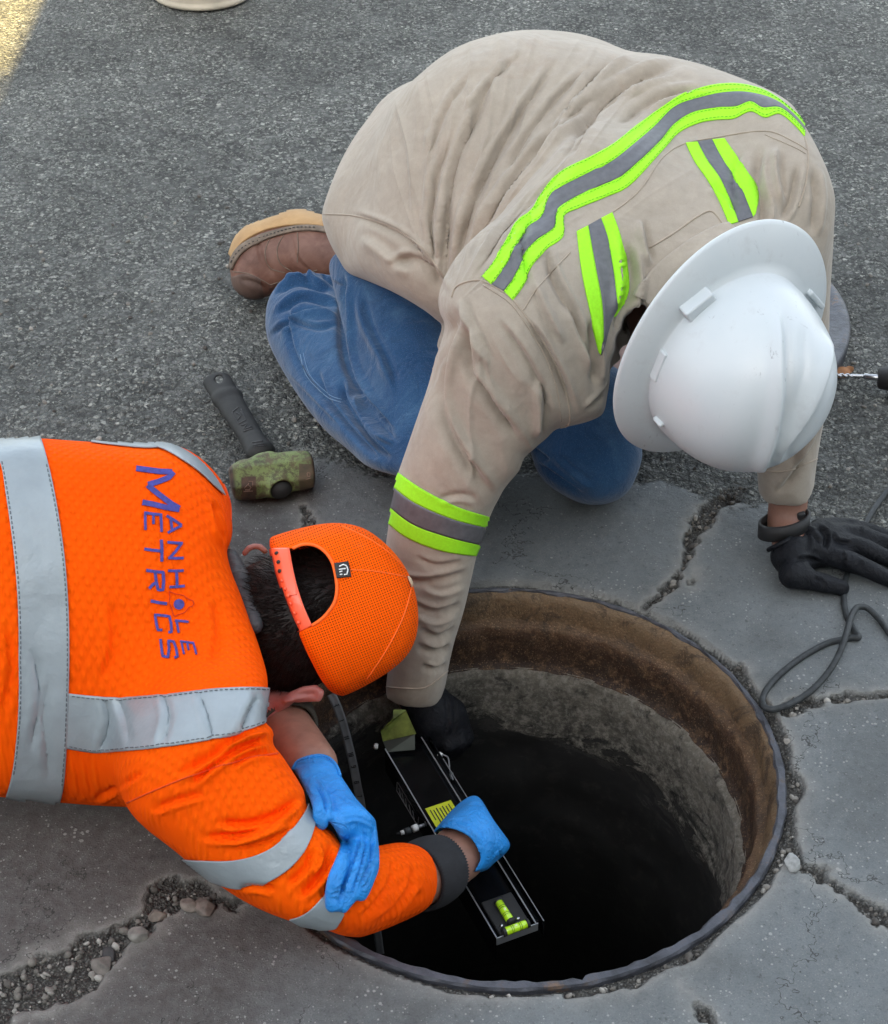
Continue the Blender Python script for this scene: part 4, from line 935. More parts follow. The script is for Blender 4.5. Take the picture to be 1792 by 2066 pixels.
# ================================================================== person in the orange hi-vis sweatshirt, from the left
orman = empty('person', P(-250, 1400, 0), 'person in orange hi-vis sweatshirt, orange cap and blue gloves leaning over the manhole', 'person')
TA0, TA1 = P(-330, 1240, .27), P(300, 1235, .225)
OSR, OER, OWR = P(455, 1560, .165), P(640, 1792, .085), P(905, 1745, -.045)
OSL, OEL, OWL = P(375, 1020, .17), P(440, 1290, .045), P(628, 1544, .113)
CU = VW(.92, .34, -.05); CU /= np.linalg.norm(CU); CBk = VW(.05, -.02, 1); CBk -= CU*(CBk @ CU); CBk /= np.linalg.norm(CBk); CSd = np.cross(CU, CBk)
CB0 = P(618, 1243, .185); OH = CB0 + CU*.012 - CBk*.008
OHIP = P(-640, 1230, .30)
def or_body(p):
    d = flat(p, OHIP, TA0, UP, .13, .14, .10, .10); d = smin(d, flat(p, TA0, TA1, UP, .14, .16, .09, .085), .04)
    d = smin(d, cone(p, TA1, OH-CU*.04, .065, .06), .04); d = smin(d, nose_etc(p, OH, -CBk, CU), .03)
    for a, b, c in ((OSR, OER, P(800, 1776, -.005)), (OSL, OEL, OWL)): d = smin(d, np.minimum(cone(p, a, b, .05, .042), cone(p, b, c, .043, .0275)), .03)
    d = smin(d, flat(p, OEL+(OWL-OEL)*.45, OWL, RT, .033, .029, .030, .026), .02)
    d = smin(d, fing(p, [OER, P(800, 1776, -.005), P(858, 1766, -.030), P(898, 1745, -.046), P(925, 1722, -.055)], (.042, .038, .037, .036, .034)), .01)
    d = smin(d, cone(p, P(925, 1722, -.055), P(960, 1690, -.065), .034, .028), .01)
    for q in (-.09, .09): d = smin(d, np.minimum(cone(p, OHIP+[0, q, 0], OHIP+[.05, q*1.6, -.22], .07, .05), cone(p, OHIP+[.05, q*1.6, -.24], OHIP+[-.36, q*1.6, -.24], .045, .035)), .03)
    return d
lo, hi = bounds(TA1, OHIP, OSR, OER, OWR, OSL, OEL, OWL, OH, OHIP+[-.3, 0, -.2], pad=.13)
BODY2, bvO = body('body', or_body, lo, hi, .0062, skin_m, orman)

ORN = [(-420,885),(-300,884),(-100,884),(0,884),(40,881),(80,878),(150,884),(250,891),(330,892),(362,900),(402,922),(440,960),(462,1000),(467,1040),(469,1075),(463,1100),(457,1108),(466,1150),(486,1200),(508,1260),(528,1320),(540,1370),(538,1420),(531,1455),(545,1465),(553,1482),(549,1500),(566,1520),(583,1545),(602,1575),(615,1600),(620,1630),(640,1655),(672,1680),(700,1712),(765,1706),(800,1698),(835,1700),(865,1714),(882,1740),(888,1775),(883,1808),(868,1834),(830,1858),(780,1881),(740,1894),(722,1896),(690,1888),(640,1870),(590,1860),(500,1825),(430,1785),(370,1745),(340,1722),(290,1690),(240,1670),(180,1655),(115,1641),(0,1620),(-100,1606),(-300,1596),(-420,1592)]
def or_f(p):
    d = flat(p, TA0-(TA1-TA0)*.35, TA1, UP, .245, .245, .15, .135)
    d = smin(d, cone(p, P(390, 1010, .175), P(470, 1500, .16), .105, .115), .07)
    d = smin(d, cone(p, P(450, 1130, .17), P(520, 1390, .165), .065, .07), .05)
    arm = np.minimum(cone(p, OSR, OER, .118, .090), cone(p, OER, P(850, 1768, -.02), .088, .060)); d = smin(d, arm, .05)
    d = smax(d, -cone(p, OH-CU*.075, OH, .055, .09), .015)
    d = smax(d, -cone(p, P(868, 1762, -.03), P(960, 1735, -.06), .042, .045), .004)
    return d
ZC = lambda pts: z1(pts, 1.7067, 0, 950); ZD = lambda pts: z1(pts, 2.56, 600, 1500)
OF = [([(530,1470),(480,1490),(420,1530),(350,1570)],12,-.007), ([(548,1495),(500,1505),(440,1540),(380,1590)],10,-.009), ([(545,1480),(490,1495),(440,1520)],8,.006), ([(575,1530),(520,1520),(460,1550)],9,-.006),
 ([(612,1605),(570,1640),(500,1665),(430,1660)],10,-.009), ([(600,1625),(540,1665),(470,1690),(400,1690)],10,-.007), ([(590,1660),(530,1690),(460,1705)],9,.006), ([(420,1600),(350,1620),(300,1640)],10,-.004),
 ([(670,1700),(665,1740),(640,1780),(600,1815)],10,-.007), ([(690,1730),(675,1780),(650,1820)],10,-.008), ([(630,1710),(620,1750),(580,1790)],9,-.005), ([(560,1800),(520,1790),(480,1790)],9,-.004), ([(640,1700),(650,1740),(630,1770)],8,.005),
 ([(720,1860),(760,1820),(790,1770),(790,1720)],10,-.003), ([(750,1870),(800,1830),(830,1780),(830,1730)],10,-.003), ([(790,1870),(830,1830),(855,1790)],9,-.003),
 ([(200,1520),(218,1455),(205,1400)],11,-.0026), ([(262,1515),(255,1460),(235,1400)],11,-.0020), ([(320,1510),(340,1450),(325,1395)],11,-.0026), ([(430,1500),(420,1450),(400,1395)],11,-.0024), ([(480,1480),(500,1440),(520,1400)],13,-.004),
 ([(60,1520),(78,1400),(60,1300)],14,-.0030), ([(100,1580),(88,1450),(104,1350)],14,-.0022),
 ([(460,1100),(440,1060),(430,1010)],9,-.006), ([(300,1550),(240,1590),(180,1620)],9,-.003), ([(0,1450),(20,1350),(10,1250)],10,-.003),
 ([(200,1380),(230,1300),(220,1200)],16,-.003), ([(420,1350),(440,1280),(430,1200)],14,-.003)]
lo, hi = bounds(P(-420, 1240, .27), P(0, 1650, .1), P(0, 890, .3), OSR, OER, OSL, P(880, 1770, -.05), pad=.17)
SWo, bvW = body('sweatshirt', carve(or_f, Outline(ORN), .035), lo, hi, .0055, orange_m, orman, fl=OF, it=3, sub=True)
def band1(name, e0, e1, mat=silver_m, nl=120, nw=26, bv=None, par=None, off=.0036, label=None): return patch(name, bv or bvW, e0, e1, mat, par or SWo, nl, nw, off, .0016, label)
band1('silver_band', [(-60,860),(-30,900),(0,935),(12,1000),(26,1100),(35,1200),(38,1300),(38,1400),(34,1480),(24,1560),(6,1625)], [(60,862),(78,878),(98,940),(115,1020),(130,1120),(138,1220),(140,1320),(138,1420),(135,1500),(129,1580),(115,1645)], label='wide band across the back', nl=130, nw=24, off=.0038)
band1('silver_band', [(139,1398),(200,1404),(270,1407),(350,1402),(440,1392),(545,1388)], [(134,1508),(200,1517),(280,1514),(370,1503),(450,1488),(533,1462)], label='band over the near shoulder', off=.0034)
band1('silver_band', ZC([(600,1740),(690,1770),(800,1782),(940,1782),(1060,1745),(1150,1670),(1205,1590),(1215,1540)]), ZC([(820,1850),(850,1866),(950,1893),(1060,1870),(1150,1815),(1210,1740),(1240,1660),(1242,1620)]), label='band round the upper sleeve')
band1('silver_band', ZD([(420,1440),(330,1540),(260,1590),(190,1612)]), ZD([(505,1585),(480,1632),(440,1668),(290,1668)]), label='band at the elbow')
band1('silver_band', ZC([(640,128),(690,140),(760,175),(810,222),(860,280),(905,345)]), ZC([(600,150),(650,165),(720,205),(790,255),(850,312),(892,350)]), label='band over the far shoulder')
band1('silver_band', [(84,877),(150,881),(230,888),(300,896),(345,893)], [(84,884),(150,890),(230,900),(300,906),(350,900)], off=.003, nw=4, label='thin edge of the far band')
for e in ([(4,935),(16,1000),(30,1100),(39,1200),(42,1300),(42,1400),(38,1480),(28,1560)], [(94,940),(111,1020),(126,1120),(134,1220),(136,1320),(134,1420),(131,1500),(125,1580)], [(145,1403),(200,1409),(270,1412),(350,1407),(440,1397),(535,1393)], [(140,1503),(200,1512),(280,1509),(370,1498),(450,1483),(528,1460)]):
    v, f = dashes(bvW, e, .0007, 6, 4, .0042); mesh('stitching', v, f, silverstitch_m, SWo)
for e in ([(205,1645),(300,1600),(400,1560),(500,1530),(560,1520)], [(85,880),(200,890),(330,893),(380,905),(440,960),(463,1010),(466,1050)]): seam(e, plain('orange seam', (.72, .06, .0), .9), SWo, .0011, bvW)
# lettering on the back, letters turned a quarter with the body
ZT = lambda pts: z1(pts, 4.13, 270, 1050)
LET = {'letter_m': ([[(190,158),(300,172),(420,188),(530,192)], [(545,195),(500,245),(400,285),(305,312)], [(300,318),(360,370),(450,440),(530,500),(600,540)], [(250,482),(350,500),(470,530),(600,552)]], 50),
 'letter_e': ([[(268,580),(350,592),(438,602)], [(278,580),(277,660),(280,745)], [(355,592),(356,690)], [(424,600),(430,680),(432,764)]], 25),
 'letter_a': ([[(480,608),(550,650),(622,700)], [(492,772),(560,735),(622,703)], [(520,640),(530,740)]], 24),
 'letter_t': ([[(268,926),(350,938),(436,946)], [(430,838),(436,940),(434,1048)]], 28),
 'letter_n': ([[(488,862),(560,868),(632,872)], [(622,872),(565,950),(505,1015)], [(495,1012),(570,1016),(640,1012)]], 25),
 'letter_r': ([[(286,1130),(370,1142),(455,1150)], [(448,1150),(452,1240),(445,1318),(400,1316),(382,1240),(372,1150)], [(388,1240),(345,1270),(315,1305)]], 28),
 'letter_h': ([[(495,1134),(570,1136),(642,1132)], [(572,1136),(578,1215),(580,1290)], [(508,1290),(580,1288),(652,1280)]], 25),
 'letter_i': ([[(330,1422),(410,1440),(485,1450)]], 29),
 'letter_c': ([[(442,1702),(400,1702),(385,1640),(372,1555),(440,1562),(508,1572),(525,1640),(530,1722),(500,1722)]], 25),
 'letter_l': ([[(562,1612),(630,1618),(692,1625)], [(576,1612),(588,1670),(597,1730)]], 22),
 'letter_s': ([[(425,1788),(435,1870),(448,1955),(500,1965),(508,1880),(500,1805),(550,1815),(575,1880),(590,1960),(562,1972)]], 24),
 'letter_e_end': ([[(612,1812),(680,1822),(745,1832)], [(624,1812),(636,1870),(652,1938)], [(680,1822),(695,1900)], [(738,1832),(755,1885),(770,1942)]], 19)}
def stroke(bv, pts, wpx, off=.0022, th=.0012):
    p = []
    for a, b in zip(pts[:-1], pts[1:]):
        n = max(2, int(math.hypot(b[0]-a[0], b[1]-a[1])/3)); p += [(a[0]+(b[0]-a[0])*t/n, a[1]+(b[1]-a[1])*t/n) for t in range(n)]
    p.append(pts[-1]); p = np.array(p); t = np.gradient(p, axis=0); t /= np.linalg.norm(t, axis=1)[:, None]+1e-9; nn = np.c_[-t[:, 1], t[:, 0]]
    V = []; Fs = []
    for q, m_ in zip(p, nn):
        h0, h1 = hit(bv, *(q+m_*wpx/2)), hit(bv, *(q-m_*wpx/2))
        if h0 is None or h1 is None: return V, Fs
        for h in (h0, h1): V += [h[0]+h[1]*off, h[0]+h[1]*(off-th)]
    n = len(p)
    for i in range(n-1):
        a = 4*i; b = a+4; Fs += [(a, b, b+2, a+2), (a+1, a+3, b+3, b+1), (a, a+1, b+1, b), (a+2, b+2, b+3, a+3)]
    Fs += [(0, 2, 3, 1), (4*n-4, 4*n-3, 4*n-1, 4*n-2)]
    return V, Fs
PRo = None
allv = []
for k, (ss, wz) in LET.items():
    for q, s in enumerate(ss):
        allv.append(stroke(bvW, ZT(s), wz/4.75, .0021+.00012*q))
PRo = mesh('lettering', *joinVF(allv), navy_m, SWo, False, label='dark blue print reading Manhole Metrics')
dv = []; cx, cy = ZT([(598, 1457)])[0]
dk = [hit(bvW, cx+10.6*math.cos(a)*r, cy+10.6*math.sin(a)*r) for r in (.01, .35, .7, 1) for a in np.linspace(0, 2*math.pi, 33)[:-1]]
V = [h[0]+h[1]*.0024 for h in dk]; Fs = [(i*32+j, i*32+(j+1) % 32, (i+1)*32+(j+1) % 32, (i+1)*32+j) for i in range(3) for j in range(32)]
mesh('printed_dot', V, Fs, navy_m, SWo)
rl = [(505,1330),(560,1355),(640,1370),(695,1412),(730,1420),(742,1450),(725,1478),(700,1480),(655,1535),(590,1555),(560,1575),(542,1552),(530,1500),(505,1440),(512,1380),(505,1330)]
mesh('printed_outline', *stroke(bvW, ZT(rl), 1.3, .0019), redline_m, SWo)
# ribbed cuff, collar lining
def cuff(a, b, ra, rb, n=64, rings=14, mat=cuff_m, name='rib_cuff', par=None, th=.004):
    a, b = np.array(a), np.array(b); u = (b-a)/np.linalg.norm(b-a); s = np.cross(u, FWD); s /= np.linalg.norm(s); w_ = np.cross(u, s); V = []; Fs = []
    for i in range(n*2):
        an = math.pi*i/n; rb_ = .0015*math.cos(i*math.pi)
        for j in range(rings+1):
            t = j/rings; r = ra+(rb-ra)*t + rb_ + .003*math.sin(t*math.pi); V.append(a+u*np.linalg.norm(b-a)*t + (s*math.cos(an)+w_*math.sin(an))*r)
        V.append(b + (s*math.cos(an)+w_*math.sin(an))*(rb-th)); V.append(a + (s*math.cos(an)+w_*math.sin(an))*(ra-th))
    m_ = rings+3
    for i in range(n*2):
        for j in range(m_): Fs.append((i*m_+j, i*m_+(j+1) % m_, ((i+1) % (2*n))*m_+(j+1) % m_, ((i+1) % (2*n))*m_+j))
    return mesh(name, V, Fs, mat, par or SWo)
cuff(P(842, 1772, -.024), P(896, 1747, -.045), .0425, .0395)
cuff(OEL+(OWL-OEL)*.48, OEL+(OWL-OEL)*.76, .052, .042, mat=plain('dark olive cuff', (.045, .042, .032), .9))
def lin_f(p):
    d = smin(cone(p, P(464, 1125, .232), P(484, 1180, .246), .012, .017), cone(p, P(484, 1180, .246), P(514, 1262, .240), .017, .011), .01)
    return d
body('hood_lining', lin_f, *bounds(P(452,1120,.22), P(515,1290,.21), pad=.05), .004, lining_m, SWo, fl=[([(470,1150),(485,1145),(497,1155)],4,-.002), ([(480,1190),(495,1185),(508,1195)],4,-.002), ([(490,1230),(505,1225),(518,1235)],4,-.002)])

# ---- hair: a dark cap of hair with loose short strands
def hairo_f(p):
    d = ell(p, OH, np.array([CSd, CBk, CU]), (.083, .098, .112)); d = smin(d, cone(p, P(478, 1128, .20), P(560, 1118, .21), .028, .034), .02); d = smin(d, cone(p, OH-CU*.05+CBk*.01, OH-CU*.145-CBk*.005, .084, .078), .03)
    return smax(d, -((p-OH) @ CBk) - .01, .01)
HAo, bvHa = body('hair', hairo_f, *bounds(OH, OH-CU*.12, pad=.13), .004, hair_m, orman)
V = []; Fs = []
def inpoly(x, y, poly):
    c = False
    for i in range(len(poly)):
        a, b = poly[i-1], poly[i]
        if (a[1] > y) != (b[1] > y) and x < (b[0]-a[0])*(y-a[1])/(b[1]-a[1])+a[0]: c = not c
    return c
NAPE = [(455,1095),(545,1080),(560,1140),(590,1240),(640,1340),(690,1410),(640,1395),(540,1390),(520,1300),(480,1190)]; OPEN = [(585,1095),(640,1090),(680,1130),(690,1200),(660,1260),(625,1270),(590,1200)]
for k in range(5200):
    poly = NAPE if k % 3 else OPEN; xs = [q[0] for q in poly]; ys = [q[1] for q in poly]
    x, y = random.uniform(min(xs), max(xs)), random.uniform(min(ys), max(ys))
    if not inpoly(x, y, poly): continue
    h = hit(bvHa, x, y)
    if h is None: continue
    swirl = CSd*(random.gauss(0, .35) + .5*math.sin(x*.02+y*.011)); d = -CU*(1 if k % 3 else .7) + h[1]*random.uniform(.10, .42) + swirl; d /= np.linalg.norm(d)
    L = random.uniform(.012, .024); s = np.cross(d, h[1]); s /= np.linalg.norm(s)+1e-9; wd = .00055; b0 = h[0]-h[1]*.001; m1 = b0+d*L*.5+h[1]*.0012; m2 = b0+d*L-h[1]*.0005; i0 = len(V)
    V += [b0-s*wd, b0+s*wd, m1-s*wd*.8, m1+s*wd*.8, m2, m1+h[1]*wd]
    Fs += [(i0, i0+1, i0+3, i0+2), (i0+2, i0+3, i0+4), (i0, i0+2, i0+5), (i0+1, i0+5, i0+3), (i0+2, i0+4, i0+5), (i0+5, i0+4, i0+3)]
so = mesh('loose_strands', V, Fs, hair_m, HAo); so['kind'] = 'stuff'
# ---- ears
def ear_f(p):
    rimp = [P(*a) for a in ((566,1420,.140),(590,1402,.153),(615,1391,.160),(637,1389,.162),(648,1398,.160),(643,1409,.153),(622,1410,.148),(600,1412,.144))]
    d = fing(p, rimp, (.0055, .0050, .0046, .0046, .0046, .0044, .004, .0035))
    for a_, b_ in (((575,1414,.144),(636,1400,.150)), ((585,1410,.140),(630,1404,.142))): d = smin(d, flat(p, P(*a_), P(*b_), FWD, .014, .010, .0030, .0022), .004)
    d = smin(d, cone(p, P(548,1424,.128), P(575,1412,.136), .015, .009), .010)
    return smin(d, cone(p, P(530,1438,.11), P(548,1418,.12), .026, .017), .02)
body('ear', ear_f, *bounds(P(545,1435,.13), P(645,1395,.16), pad=.06), .0025, earskin_m, orman)
def ear2_f(p): return fing(p, [P(*a) for a in ((494,1116,.200),(502,1106,.205),(513,1102,.206),(525,1103,.206),(535,1112,.20))], (.004,.004,.004,.004,.004))
body('ear', ear2_f, *bounds(P(484,1100,.2), P(530,1090,.2), pad=.04), .0025, earskin_m, orman)

# ---- mesh cap
CAPO = [(541,1092),(546,1080),(575,1070),(615,1060),(660,1052),(700,1053),(738,1065),(772,1090),(800,1118),(822,1148),(836,1180),(846,1225),(848,1270),(841,1306),(824,1334),(795,1357),(760,1377),(725,1396),(700,1407),(688,1408),(668,1396),(648,1372),(625,1330),(606,1296),(590,1262),(560,1180),(545,1130)]
OPN = [(520,1112),(566,1112),(592,1106),(612,1099),(636,1101),(656,1114),(670,1134),(677,1160),(680,1188),(676,1212),(666,1230),(650,1248),(633,1260),(612,1268),(570,1290),(540,1200)]
oC = Outline(CAPO, 3); oOp = Outline(OPN, 3, 60); oOp2 = Outline([(x*1.0, y) for x, y in OPN], 3, 60)
def capsolid(p):
    q = (p-CB0) @ np.array([CSd, CBk, CU]).T; r = np.array([.120, .126, .158]); k = (np.abs(q/r)**2.35).sum(1)**(1/2.35); d = (k-1)*.112
    x, y, dep = proj(p); return smax(smax(d, oC(x, y)*dep/PF, .02), -q[:, 2]-.012, .004)
def cap_f(p):
    d = capsolid(p); q = (p-CB0); x, y, dep = proj(p)
    # hollow inside, back arch cut away
    qq = q @ np.array([CSd, CBk, CU]).T; r = np.array([.120, .126, .158])-.0055; inner = ((np.abs(qq/r)**2.35).sum(1)**(1/2.35)-1)*.105
    inner = smax(smax(inner, oC(x, y)*dep/PF + .0055, .02), -qq[:, 2]-.03, .004)
    d = smax(d, -inner, .001); hole = smax(oOp(x, y)*dep/PF, -(qq[:, 1]-.02), .002)
    return smax(d, -hole, .0015)
lo, hi = bounds(CB0, CB0+CU*.15, pad=.125)
Vs, Qs = nets(capsolid, lo, hi, .006); bvC = BVHTree.FromPolygons(relax(Vs, Qs, 2).tolist(), Qs.tolist())
def capm():
    m = NB('orange cap mesh'); uv = m.coord('UV')
    mp = m.node('ShaderNodeMapping'); m.l(uv, mp.inputs[0]); mp.inputs['Scale'].default_value = (1, 1, 1)
    v = m.vor(1.0, mp.outputs[0], rnd=0.0); hole = m.ramp(v.outputs['Distance'], [(.20, (1, 1, 1)), (.32, (0, 0, 0))])
    zones = m.attr('mesh'); hf_ = m.math('MULTIPLY', m.math('MULTIPLY', hole, zones), .75)
    m.out((1.0, .115, .0), .75, m.bump(m.math('SUBTRACT', 1.0, hole), .4, .001), Specular_IOR_Level=.12)
    tr = m.n.new('ShaderNodeBsdfTransparent'); mx = m.n.new('ShaderNodeMixShader'); m.l(hf_, mx.inputs[0]); m.l(m.b.outputs[0], mx.inputs[1]); m.l(tr.outputs[0], mx.inputs[2]); m.l(mx.outputs[0], m.n['Material Output'].inputs[0])
    return m.m
cap_m = capm()
CAPobj, bvCap = body('mesh_cap', cap_f, lo, hi, .0030, cap_m, orman, it=2)
me = CAPobj.data; nvv = len(me.vertices); co = np.zeros(nvv*3); me.vertices.foreach_get('co', co); co = co.reshape(-1, 3); q = (co-CB0) @ np.array([CSd, CBk, CU]).T
uu = q[:, 0]/.0033; vv = q[:, 2]/.0033; uvl = me.uv_layers.new(name='UVMap'); li = np.zeros(len(me.loops), np.int32); me.loops.foreach_get('vertex_index', li)
uvl.data.foreach_set('uv', np.c_[uu[li], vv[li]].astype(np.float32).ravel())
px_, py_, _d = proj(co); zone = 1-np.clip((oC(px_, py_)+9)/6, 0, 1); zone *= np.clip((oOp(px_, py_)-5)/4, 0, 1); attrs(CAPobj, mesh=zone)
CAPobj['label'] = 'orange trucker cap worn with the snap strap at the back'
capo_m = plain('orange twill', (1.0, .15, .01), .75, bs=500, bstr=.3, bd=.0005); strap_m = plain('coral plastic strap', (1.0, .13, .05), .35, Coat_Weight=.3)
for e in ([(590,1107),(612,1099),(636,1101),(656,1114),(670,1134),(677,1160),(680,1188),(676,1212),(666,1230),(650,1248),(630,1262)],):
    v, f = seamline(bvC, e, .0022, 60, .0003); mesh('binding', v, f, capo_m, CAPobj)
for e in ([(834,1168),(800,1160),(750,1152),(705,1150)], [(834,1168),(790,1120),(740,1085),(690,1062)], [(834,1168),(815,1240),(780,1310),(740,1370)]):
    v, f = seamline(bvC, e, .0009, 40, .0003); mesh('cap_seam', v, f, capo_m, CAPobj)
stp = patch('snap_strap', bvC, [(543,1108),(550,1150),(562,1190),(578,1235),(598,1277)], [(584,1106),(592,1150),(602,1190),(614,1225),(630,1262)], strap_m, CAPobj, 50, 8, .0008, .002)
patch('strap_end', bvC, [(547,1108),(554,1150),(566,1190),(571,1204)], [(582,1108),(590,1150),(598,1180),(600,1200)], strap_m, stp, 30, 8, .0026, .0018)
for k, (x, y) in enumerate([(561,1119),(565,1136),(568,1153),(573,1172),(579,1188),(584,1203),(590,1217),(597,1236),(604,1255),(612,1250)][:9]):
    h = hit(bvC, x, y)
    if h is None: continue
    V, Fs = tubeVF([h[0]+h[1]*(.0032), h[0]+h[1]*.0042], .0022 if k > 2 else .0026, 12)
    mesh('snap_stud', V, Fs, strap_m if k > 2 else blk_m, stp)
lbl = patch('cap_tag', bvC, [(674,1138),(676,1152),(679,1167)], [(702,1134),(705,1148),(708,1164)], blk_m, CAPobj, 12, 6, .003, .003, label='small black tag')
for s in ([(684,1145),(692,1141),(699,1144)], [(683,1151),(697,1149)], [(684,1156),(690,1154)], [(685,1161),(690,1160)], [(699,1145),(701,1152),(699,1160),(693,1161)]): mesh('tag_mark', *stroke(bvC, s, 2.4, .0042, .0008), white_m, lbl)
h = hit(bvC, 826, 1174) or hit(bvC, 815, 1176); V, Fs = tubeVF([h[0], h[0]+CU*.002, h[0]+CU*.004], [.0075, .0075, .004], 20); mesh('button', V, Fs, plain('beige button', (.52, .40, .26), .6), CAPobj)

# ---- gloves
ZG = lambda x, y: z1([(x, y)], 4.304, 640, 1680)[0]
def on(x, y, r, z=None):
    X_, Y_ = ZG(x, y); h = hit(bvW, X_, Y_)
    if h is None: return P(X_, Y_, z if z is not None else .1)
    tc = CAM-h[0]; tc /= np.linalg.norm(tc); n_ = h[1]*.45+tc*.65; n_ /= np.linalg.norm(n_); return h[0] + n_*(r*.92+.002)
Wc, Wk = OWL, P(*ZG(560, 700), .135)
KN = [P(*ZG(*q), z) for q, z in (((690, 960), .172), ((830, 960), .170), ((905, 990), .158), ((955, 1050), .144))]
FL = []
for kn, pts, rs in ((KN[0], [(725,1220),(665,1430),(590,1640),(565,1800)], (.0185,.0150,.0142,.0138,.0120)), (KN[1], [(845,1270),(790,1490),(740,1680),(685,1820)], (.0170,.0142,.0130,.0122,.0108)), (KN[2], [(915,1280),(880,1470),(820,1640),(765,1740)], (.0155,.0128,.0118,.0108,.0098)), (KN[3], [(975,1250),(965,1420),(920,1580),(868,1710)], (.0145,.0122,.0112,.0104,.0094))):
    FL.append(([kn]+[on(x, y, rs[i+1]) for i, (x, y) in enumerate(pts)], rs))
FL.append(([P(*ZG(375, 590), .140), P(*ZG(405, 720), .165), P(*ZG(435, 880), .188), on(445, 1000, .0125, .19)], (.021, .0175, .0150, .0135)))
OGL = Outline([ZG(*q) for q in [(155,440),(200,370),(300,325),(400,300),(480,305),(560,340),(620,410),(655,520),(720,620),(800,740),(900,850),(990,950),(1005,1020),(1020,1130),(1035,1300),(1030,1450),(990,1560),(950,1660),(900,1750),(850,1782),(812,1760),(740,1840),(690,1892),(640,1878),(600,1878),(540,1882),(495,1830),(490,1740),(500,1620),(530,1500),(600,1340),(634,1230),(625,1130),(590,1050),(545,990),(526,960),(520,1020),(470,1078),(420,1080),(380,1050),(368,960),(368,850),(335,740),(280,640),(240,560),(200,500)]], 2, 60)
def gl_f(p):
    d = cone(p, P(*ZG(375, 450), .118), P(*ZG(470, 620), .142), .034, .033)
    d = smin(d, flat(p, P(*ZG(520, 640), .145), (KN[0]+KN[1])*.5, RT, .038, .032, .022, .018), .018)
    d = smin(d, cone(p, P(*ZG(620, 720), .142), KN[3], .024, .016), .015); d = smin(d, cone(p, P(*ZG(520, 700), .145), KN[0], .026, .018), .012)
    for pts, rs in FL: d = smin(d, fing(p, pts, rs), .0016)
    d = smax(d, -cone(p, P(*ZG(280, 250), .095), P(*ZG(370, 430), .116), .032, .0315), .003)
    x, y, dep = proj(p); return smax(d, OGL(x, y)*dep/PF, .005)
GG = lambda pts: [ZG(*q) for q in pts]
GFo = [(GG(a), w_, d_) for a, w_, d_ in (([(400,560),(455,660),(505,770),(525,900)],4,-.0050), ([(850,1050),(835,1180),(790,1330),(740,1480),(690,1620),(660,1730),(640,1850)],3.2,-.0045), ([(905,1060),(910,1200),(870,1380),(820,1540),(770,1680),(735,1790)],3,-.0040), ([(960,1100),(965,1250),(940,1400),(900,1520),(830,1660)],3,-.0036), ([(660,1000),(780,960),(900,990),(985,1060)],4,.0022), ([(560,1700),(640,1670)],3,-.002), ([(640,1300),(740,1310)],4,.0018), ([(250,520),(400,470),(560,500)],3,-.0014), ([(470,640),(640,700),(760,820)],4,-.0014), ([(300,620),(340,700),(400,730)],3,-.0014), ([(640,1280),(700,1275),(740,1285)],2.5,-.0015), ([(180,430),(300,380),(420,370),(560,400)],3,-.0015), ([(560,1660),(620,1640),(680,1600)],2.5,-.0015), ([(550,1740),(610,1745),(640,1760)],2.5,-.0018),
    ([(870,1000),(890,1120),(860,1280)],3,-.0016), ([(970,1030),(985,1150),(960,1260)],3,-.0016), ([(880,1430),(930,1440),(960,1420)],2.5,-.0018), ([(870,1490),(920,1480),(950,1500)],2.5,-.0018), ([(700,1850),(720,1800),(760,1780)],2.5,-.001), ([(850,1640),(900,1600),(930,1560)],2.5,-.0014), ([(640,1000),(620,1080),(650,1150)],2.5,-.0012), ([(430,870),(450,890),(480,930)],2.5,-.001))]
allp = [q for a, _ in FL for q in a] + [OWL]
GLo2, bvG2 = body('glove', gl_f, *bounds(*allp, pad=.06), .0022, blueglove_m, orman, fl=GFo, it=1, label='blue glove resting on the other sleeve')
# rolled rim of the glove
def rim(c, axis_, ra, rb, r, par, n=40, wob=.002):
    u = axis_/np.linalg.norm(axis_); s = np.cross(u, FWD); s /= np.linalg.norm(s); w_ = np.cross(u, s)
    pts = [c + s*math.cos(a)*(ra+wob*math.sin(3*a)) + w_*math.sin(a)*(rb+wob*math.cos(2*a)) for a in np.linspace(0, 2*math.pi, n)]
    return mesh('glove_rim', *tubeVF(pts, r, 8), blueglove_m, par)
mesh('glove_rim', *seamline(bvG2, [ZG(*q) for q in ((172,455),(215,385),(300,345),(400,322),(480,326),(550,360),(605,425),(640,520))], .0022, 50, .0006), blueglove_m, GLo2)
FI = ZD([(1000,1140),(1070,1060),(1150,970),(1220,910),(1280,885),(1325,912),(1390,1020),(1440,1090),(1492,1165),(1480,1215),(1420,1275),(1360,1335),(1290,1362),(1225,1372),(1280,1300),(1300,1250),(1270,1170),(1215,1120),(1130,1092),(1050,1110)])
def fi_f(p):
    a, b = P(925, 1712, -.045), P(975, 1680, -.055); d = cone(p, a, b, .044, .042)
    d = smin(d, cone(p, P(950, 1630, -.06), P(1010, 1700, -.065), .030, .026), .02); d = smin(d, cone(p, P(955, 1622, -.055), P(900, 1665, -.05), .016, .024), .015)
    for k, (x, y) in enumerate(((1005,1672),(1013,1694),(1000,1718),(978,1740))): d = smin(d, cone(p, P(x-22, y-4, -.05), P(x, y, -.075), .017, .0145), .006)
    for k, (x, y) in enumerate(((1003,1676),(1008,1698),(996,1720),(975,1738))): d = smin(d, cone(p, P(x, y, -.08), P(x-40, y-5, -.105), .0125, .011), .004)
    d = smax(d, -cone(p, P(880, 1742, -.04), P(925, 1718, -.048), .034, .036), .003)
    return d
